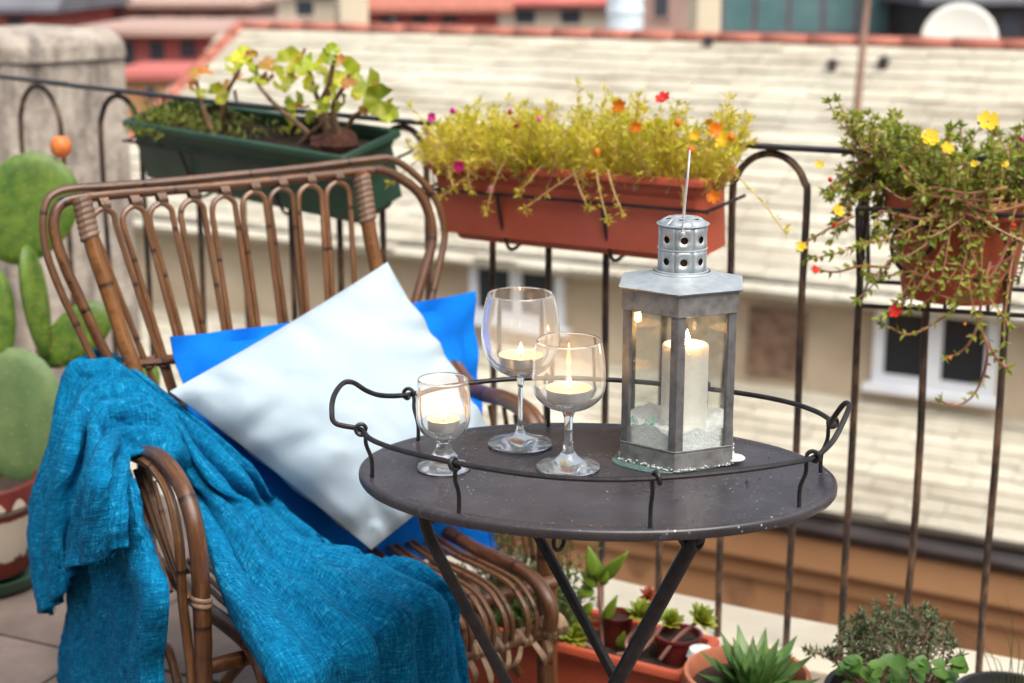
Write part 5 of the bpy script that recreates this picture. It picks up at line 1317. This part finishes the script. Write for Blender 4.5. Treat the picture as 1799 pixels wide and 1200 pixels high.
for (u, v, r_, m_, k) in [(1634, 243, 21, 'yellow', 2), (1664, 261, 15, 'yellow', 2), (1736, 214, 24, 'yellow', 1), (1472, 371, 16, 'yellow', 1), (1408, 434, 13, 'yellow', 1), (1575, 547, 17, 'scarlet', 1), (1432, 474, 11, 'scarlet', 1), (1464, 400, 8, 'scarlet', 0), (1778, 401, 8, 'scarlet', 0), (1440, 290, 11, 'yellow', 1), (1764, 288, 10, 'yellow', 1), (1460, 320, 8, 'scarlet', 0), (1668, 632, 6, 'orange', 0), (1766, 646, 6, 'pink', 0), (1795, 248, 7, 'magenta', 0), (1712, 288, 9, 'yellow', 1), (1694, 572, 5, 'orange', 0)]:
    c = FP(u, v, .02 if v > 330 else .03); r = r_ / 1350
    flower(pu, c, toward(c) * .6 + V(rng.normal() * .4, -.2, .5), r, 'petal_' + m_, 6, k, .3) if k else bud(pu, c, V(rng.normal() * .4, -.2, .8), r * .7, 'petal_' + m_)
# little terracotta box seen behind the foliage, beyond the rail end
bb = rail_at(1510); tq = unit(rail_at(1560) - rail_at(1480))
# =================================================================== PRICKLY PEAR, LEFT
cpB = atz(-22, 1008, 0.02); cpd = np.dot(cpB - _c, _f)
cp = thing('painted_pot', cpB + V(0, 0, .012), 'dark red pot with cream painted splashes holding the prickly pear', 'pot')
MB().lathe([(0, .002), (.088, .002), (.092, .01), (.115, .160), (.123, .162), (.128, .167), (.128, .208), (.124, .212), (.116, .210), (.11, .185), (0, .18)], cpB + V(0, 0, .012), 48).build('body', 'painted_pot', cp)
MB().lathe([(0, .186), (.06, .192), (.111, .188)], cpB + V(0, 0, .012), 24).build('soil', 'soil', cp)
so = MB().lathe([(0, -.012), (.115, -.012), (.13, .012), (.134, .02), (.128, .02), (.112, -.004), (0, -.006)], cpB, 40).build('saucer', 'green_plastic', origin=cpB + V(0, 0, -.012)); so['label'] = 'dark green saucer under the painted cactus pot'; so['category'] = 'saucer'
cc = thing('prickly_pear_cactus', cpB + V(0, 0, .24), 'prickly pear cactus with flat green pads and one orange fruit', 'cactus')
def pad(u, v, hw, hh, tilt, yaw, d, m='cactus_skin', thick=.016):
    c = atd(u, v, d); k = d / FPX; a, b = hw * k, hh * k
    nrm = unit(V(math.sin(yaw), -math.cos(yaw), .12)); s = unit(np.cross(nrm, V(0, 0, 1))); s = -s if s[0] < 0 else s
    if abs(s[0]) < .3 and s[1] > 0: s = s
    upv = np.cross(s, nrm); upv = upv if upv[2] > 0 else -upv
    s2 = s * math.cos(tilt) + upv * math.sin(tilt); u2 = -s * math.sin(tilt) + upv * math.cos(tilt)
    NR, NT_ = 12, 28; mb = MB()
    for sg in (1, -1):
        G = [[c + s2 * a * r_ * math.cos(t) * (1 + .14 * math.sin(t)) + u2 * b * r_ * math.sin(t) + nrm * sg * thick * (1 - r_ ** 4) ** .5 for t in np.linspace(0, 2 * math.pi, NT_)] for r_ in np.linspace(.001, 1, NR)]
        mb.grid(np.array(G), flip=sg < 0)
    o = mb.build('pad', m, cc); ar = MB()
    for i in range(9):
        for j in range(6):
            x, y = -.85 + 1.7 * (j + .5 * (i % 2)) / 5.5 + rng.normal() * .05, -.86 + 1.72 * i / 8 + rng.normal() * .04
            if x * x + y * y > .8: continue
            q = c + s2 * a * x + u2 * b * y + nrm * (thick * (1 - (x * x + y * y) ** 2) ** .5 + .0004)
            ar.add([q + s2 * .0015, q + u2 * .0015, q - s2 * .0015, q - u2 * .0015, q + nrm * .002], [(0, 1, 4), (1, 2, 4), (2, 3, 4), (3, 0, 4)])
            for _ in range(3): w_ = unit(nrm + rng.normal(size=3) * .6); ar.tube([q, q + w_ * .008], [.0003, .0001], 3, caps=False)
    ar.build('areoles', 'areole', o, kind='stuff')
pd = cpd
pad(30, 735, 86, 126, .05, -.1, pd, 'cactus_skin_pale', .022)
pad(50, 368, 80, 103, -.48, .15, pd + .02, 'cactus_skin', .014)
pad(-8, 556, 34, 92, .05, .2, pd - .02)
pad(63, 530, 30, 102, .0, 1.2, pd + .0)
pad(132, 590, 42, 76, -.85, .1, pd + .05, 'cactus_skin')
pad(150, 716, 42, 80, -.55, .2, pd + .02, 'cactus_skin')
pad(250, 690, 26, 60, -.3, .2, pd + .10, 'cactus_skin')
pad(-60, 690, 60, 90, .4, .2, pd + .08, 'cactus_skin')
pad(205, 760, 30, 62, -.9, .2, pd + .06, 'cactus_skin')
fc = atd(107, 258, pd + .02); k = (pd + .02) / FPX
MB().lathe([(0, -19 * k), (10 * k, -18 * k), (17 * k, -9 * k), (18.5 * k, 2 * k), (16 * k, 13 * k), (11 * k, 18 * k), (0, 15 * k)], fc, 20).build('fruit', 'cactus_fruit_skin', cc)

# =================================================================== POTS ON THE FLOOR
# long box of succulents against the kerb
tFL, tFR = atz(780, 1083, .165), atz(1200, 1186, .165)
tXd = unit(tFR - tFL); tDd = V(-tXd[1], tXd[0], 0); tBR = tFR + tDd * .17
tp_, tQ, tL, tW = planter('trough_planter', tFL, tFR, tBR, .163, 'terracotta_plastic', 'long terracotta coloured trough of succulents on the floor behind the table legs', inset=.022)
tp_['group'] = 'planters on the floor'
def rosette(c, R_, n, m, parent_label, axis=V(0, -.3, 1), name='rosette_succulent', layers=4, width=.42, pointy=False, par=None, el0=12):
    axis = unit(axis); s = unit(np.cross(axis, V(.9, .1, .2))); u = np.cross(s, axis)
    t = par or thing(name, c, parent_label, 'succulent')
    for q in range(layers):
        for k in range(n):
            a = 2 * math.pi * (k + .5 * (q % 2)) / n + rng.normal() * .06; el = rad(el0 + (74 - el0) * q / max(layers - 1, 1)) + rng.normal() * .08
            d = (s * math.cos(a) + u * math.sin(a)) * math.cos(el) + axis * math.sin(el)
            nrm = -(s * math.cos(a) + u * math.sin(a)) * math.sin(el) + axis * math.cos(el)
            mb = MB(); l = R_ * (1 - .16 * q) * rng.uniform(.9, 1.08)
            # thick leaf: closed top and bottom
            sd = unit(np.cross(d, nrm)); nn = np.cross(sd, d); vs = []; N = 5
            for i in range(N + 1):
                tt_ = i / N
                w = l * width * .5 * ((math.sin(math.pi * min(tt_ * .85 + .18, 1)) if pointy else math.sin(math.pi * (tt_ ** 1.5 * .8 + .2)) ** .7) if i < N else .03)
                b = c + d * l * tt_ + nn * l * (.10 * tt_ - .30 * tt_ * (1 - tt_))
                vs += [b - sd * w + nn * w * .3, b + nn * w * .05, b + sd * w + nn * w * .3, b - nn * w * .35]
            fs = []
            for i in range(N):
                for e in range(4): fs.append((i * 4 + e, i * 4 + (e + 1) % 4, (i + 1) * 4 + (e + 1) % 4, (i + 1) * 4 + e))
            mb.add(vs, fs).build('leaf', m if q < layers - 1 or not isinstance(m, tuple) else m, t)
    return t
TP = lambda u, v, x: atp(u, v, tQ(0, x, 0), tDd)
rosette(TP(1128, 1078, .09), .034, 9, 'rosette_leaf', 'lime rosette succulent with reddish tips left of the thick table leg')
rosette(TP(1232, 1088, .10), .034, 9, 'rosette_leaf', 'lime rosette succulent leaning right beside the thick table leg', axis=V(.5, -.4, .8))
rosette(TP(1178, 1092, .13), .028, 9, 'rosette_leaf', 'lime rosette succulent half hidden behind the thick table leg', axis=V(.1, -.5, 1))
rosette(TP(1012, 1118, .05), .033, 9, 'rosette_leaf', 'bright green rosette low in the trough beside the thin table leg', axis=V(-.2, -.6, 1))
rosette(TP(1140, 1048, .13), .022, 8, 'rosette_red', 'small red rosette succulent above the lime one in the trough', axis=V(0, -.5, 1))
st = MB()
pdl = thing('paddle_succulent', TP(1050, 1120, .10), 'paddle leaved succulent with upright yellow green leaves in the trough', 'succulent')
for (u0, v0, u1, v1, w) in [(1048, 1015, 1034, 962, 30), (1056, 1020, 1100, 974, 26), (1050, 1030, 1020, 1005, 24), (1054, 1025, 1066, 996, 30), (1044, 1040, 1012, 1040, 24), (1062, 1092, 1082, 1050, 22), (1090, 1140, 1096, 1112, 24), (1100, 1150, 1118, 1130, 18), (1040, 1060, 1022, 1085, 20)]:
    A, B = TP(u0, v0, .09), TP(u1, v1, .085); mb = MB(); leaf_blade(mb, A, B - A, toward(A) + V(rng.normal() * .3, 0, .2), np.linalg.norm(B - A) * 1.05, w / 1030, 6, .06)
    mb.build('leaf', 'paddle_leaf', pdl, solid=.004)
MB().tube(catmull([TP(1060, 1150, .10), TP(1056, 1090, .095), TP(1052, 1020, .09)], 5), .004, 7).build('stem', 'pink_stem', pdl)
for (P0, P1, P2) in (((1085, 1150), (1130, 1140), (1162, 1100)), ((1160, 1158), (1190, 1120), (1222, 1095)), ((1110, 1150), (1100, 1128), (1122, 1098)), ((1060, 1150), (1040, 1140), (1018, 1122))):
    MB().tube(catmull([TP(*P0, .07), TP(*P1, .08), TP(*P2, .095)], 5), .0035, 7).build('stem', 'pink_stem', pdl)
# small glazed red pots standing in the trough
for (u, v, r, h, lb) in ((1192, 1112, .040, .075, 'dark red glazed pot standing in the trough behind the thick table leg'), (1085, 1078, .028, .06, 'small dark red glazed pot in the trough between the table legs')):
    c = TP(u, v, .115); t = thing('glazed_pot', c - V(0, 0, h), lb, 'pot')
    MB().lathe([(0, -h), (r * .75, -h), (r * .95, -h * .4), (r, -.008), (r * 1.06, -.006), (r * 1.06, 0), (r * .94, 0), (r * .9, -.012), (0, -.014)], c, 28).build('body', 'red_glaze', t)
    MB().lathe([(0, -.010), (r * .92, -.012)], c, 16).build('soil', 'soil', t)
    MB().lathe([(0, -h - .13), (r * .9, -h - .13), (r * .9, -h - .001), (0, -h - .001)], c, 12).build('pot_stand', 'red_glaze', t) if False else None
# ferny greenery behind the chair front
def ferny(name, label, centre_fn, n, spread, m, ln_=.03, w=.006, tufts=3, upw=1.0, cat='plant'):
    mb = MB(); base = centre_fn(0, 0, 0)
    t = thing(name, base, label, cat); sm_ = MB()
    for k in range(n):
        a = rng.normal(size=3) * V(*spread); A = base + V(a[0] * .3, a[1] * .3, 0); B = base + V(a[0], a[1], abs(a[2]) * upw + .02)
        mid = (A + B) / 2 + rng.normal(size=3) * .006; P = catmull([A, mid, B], 4); sm_.tube(P, [.0014, .0008], 4, caps=False)
        for q in P[3:]:
            for _ in range(tufts):
                d = unit(unit(B - A) * .6 + rng.normal(size=3) * .7); leaf_blade(mb, q, d, rng.normal(size=3), ln_ * rng.uniform(.5, 1.1), w, 2, .1)
    sm_.build('stems', 'woody_stem', t, kind='stuff'); mb.build('foliage', m, t, smooth=False, kind='stuff'); return t
c1 = tQ(.08, .09, -.03)
ferny('fern_plant', 'feathery green plant at the left end of the trough behind the chair leg', lambda *a: c1, 120, (.055, .05, .12), 'green_leaf', .018, .004, 4)
c2 = tQ(.20, .05, -.03)
ferny('fern_plant', 'dark feathery plant in the trough right of the chair front leg', lambda *a: c2, 80, (.035, .03, .06), 'green_leaf', .015, .004, 4)
c3 = tQ(.17, .12, -.03)
ferny('fern_plant', 'tall feathery greenery rising behind the chair leg', lambda *a: c3, 60, (.03, .03, .12), 'green_leaf', .018, .004, 4)
stn = TP(1262, 1130, .09); 
o = MB().lathe([(0, -.02), (.018, -.018), (.025, -.004), (.02, .010), (0, .015)], stn + V(-.03, 0, -.02), 10).build('pebble', 'crust', origin=stn + V(-.03, 0, -.04)); o['label'] = 'pale pebble at the right end of the trough'; o['category'] = 'pebble'

# clay pot with agave
ac = atz(1312, 1180, .19); aR_ = .105
ap = thing('clay_pot', ac * V(1, 1, 0), 'round clay pot with a spiky agave rosette at the bottom edge', 'pot')
MB().lathe([(0, -.188), (aR_ * .62, -.188), (aR_ * .66, -.18), (aR_ * .90, -.045), (aR_ * .985, -.042), (aR_ * 1.0, -.036), (aR_ * 1.0, -.004), (aR_ * .98, 0), (aR_ * .92, 0), (aR_ * .88, -.01), (aR_ * .86, -.03), (0, -.032)], ac, 56).build('body', 'terracotta_clay', ap)
MB().lathe([(0, -.024), (aR_ * .5, -.022), (aR_ * .87, -.028)], ac, 24).build('soil', 'soil', ap)
agc = ac + V(.008, -.02, -.02)
rosette(agc, .112, 12, 'agave_leaf', 'spiky green agave rosette growing in the round clay pot', axis=V(.02, -.12, 1), name='agave_plant', layers=5, width=.29, pointy=True, el0=26)
# sedum bush in black pot
sc_ = atz(1575, 1215, .19)
sp_ = thing('black_pot', sc_ * V(1, 1, 0), 'black nursery pot under the grey green sedum at lower right', 'pot')
MB().lathe([(0, -.188), (.085, -.188), (.108, -.012), (.115, -.010), (.115, .0), (.105, .0), (.103, -.02), (0, -.022)], sc_, 40).build('body', 'black_plastic', sp_)
MB().lathe([(0, -.015), (.06, -.014), (.104, -.018)], sc_, 20).build('soil', 'soil', sp_)
sdm = thing('sedum_bush', sc_ + V(0, 0, -.012), 'bushy grey green sedum with pinkish stems at lower right', 'plant')
fol, stm = MB(), MB()
for k in range(120):
    a = rng.uniform(0, 2 * math.pi); r = math.sqrt(rng.random()); A = sc_ + V(r * .06 * math.cos(a), r * .06 * math.sin(a), -.012)
    hh = .140 * (1 - .45 * r * r) * rng.uniform(.75, 1.1); B = sc_ + V(r * .115 * math.cos(a), r * .10 * math.sin(a), hh)
    if rng.random() < .1: B = B - vS * .05 + V(0, 0, -.04)
    P = catmull([A, (A + B) / 2 + V(0, 0, .012) + rng.normal(size=3) * .006, B], 4); stm.tube(P, [.0016, .001], 4, caps=False)
    for q, nL in zip(P[-5:], (4, 5, 7, 9, 12)):
        for _ in range(nL):
            d = unit(unit(B - A) * .5 + rng.normal(size=3) * .75); leaf_blade(fol, q, d, rng.normal(size=3), .013 * rng.uniform(.6, 1.2), .0042, 2, .05)
stm.build('stems', 'pink_stem', sdm, kind='stuff'); fol.build('foliage', 'sedum_leaf', sdm, smooth=False, kind='stuff')
gp2 = thing('leafy_plant', sc_ + V(-.02, -.09, -.05), 'low bright green leafy plant under the sedum at the bottom edge', 'plant')
for k in range(90):
    u, v = rng.uniform(1470, 1690), rng.uniform(1160, 1250); c = atp(u, v, sc_ - vD * (.09 + rng.random() * .05), vD)
    nr = unit(toward(c) * .5 + V(rng.normal() * .5, 0, .8 + rng.normal() * .3)); K = 10; s = unit(np.cross(nr, V(.1, .9, .1))); u_ = np.cross(s, nr); R_ = rng.uniform(.007, .014)
    vs = [c] + [c + (s * math.cos(t) + u_ * math.sin(t)) * R_ * (1 + .15 * math.cos(3 * t)) + nr * R_ * .2 for t in np.linspace(0, 2 * math.pi, K + 1)[:-1]]
    MB().add(vs, [(0, 1 + i, 1 + (i + 1) % K) for i in range(K)]).build('leaf', 'green_leaf', gp2)
gc = atz(1775, 1230, .10); gr = thing('grass_tuft', gc * V(1, 1, 0) + V(0, 0, .0), 'few thin grass blades at the lower right corner', 'grass')
MB().lathe([(0, .0), (.07, .0), (.09, .10), (.095, .10), (.095, .108), (.085, .108), (.083, .09), (0, .088)], gc * V(1, 1, 0), 28).build('pot', 'black_plastic', gr)
for (u0, v0, u1, v1) in [(1770, 1210, 1765, 1040), (1780, 1210, 1740, 1080), (1760, 1205, 1690, 1115), (1785, 1210, 1772, 1100), (1765, 1210, 1720, 1150), (1790, 1205, 1799, 1085), (1750, 1205, 1668, 1100), (1795, 1205, 1830, 1060)]:
    A = atp(u0, v0, gc, vD); B = atp(u1, v1, gc + vD * .02, vD); mb = MB(); P = catmull([A, (A + B) / 2 + V(.01, 0, .02), B], 6); mb.tube(P, [.0024, .0018, .0004], 5, flat=(.3, 1), caps=False); mb.build('blade', 'grass_blade', gr)

# ------------------------------------------------------------------ tidy
for o in bpy.data.objects:
    if '_w' in o: del o['_w']
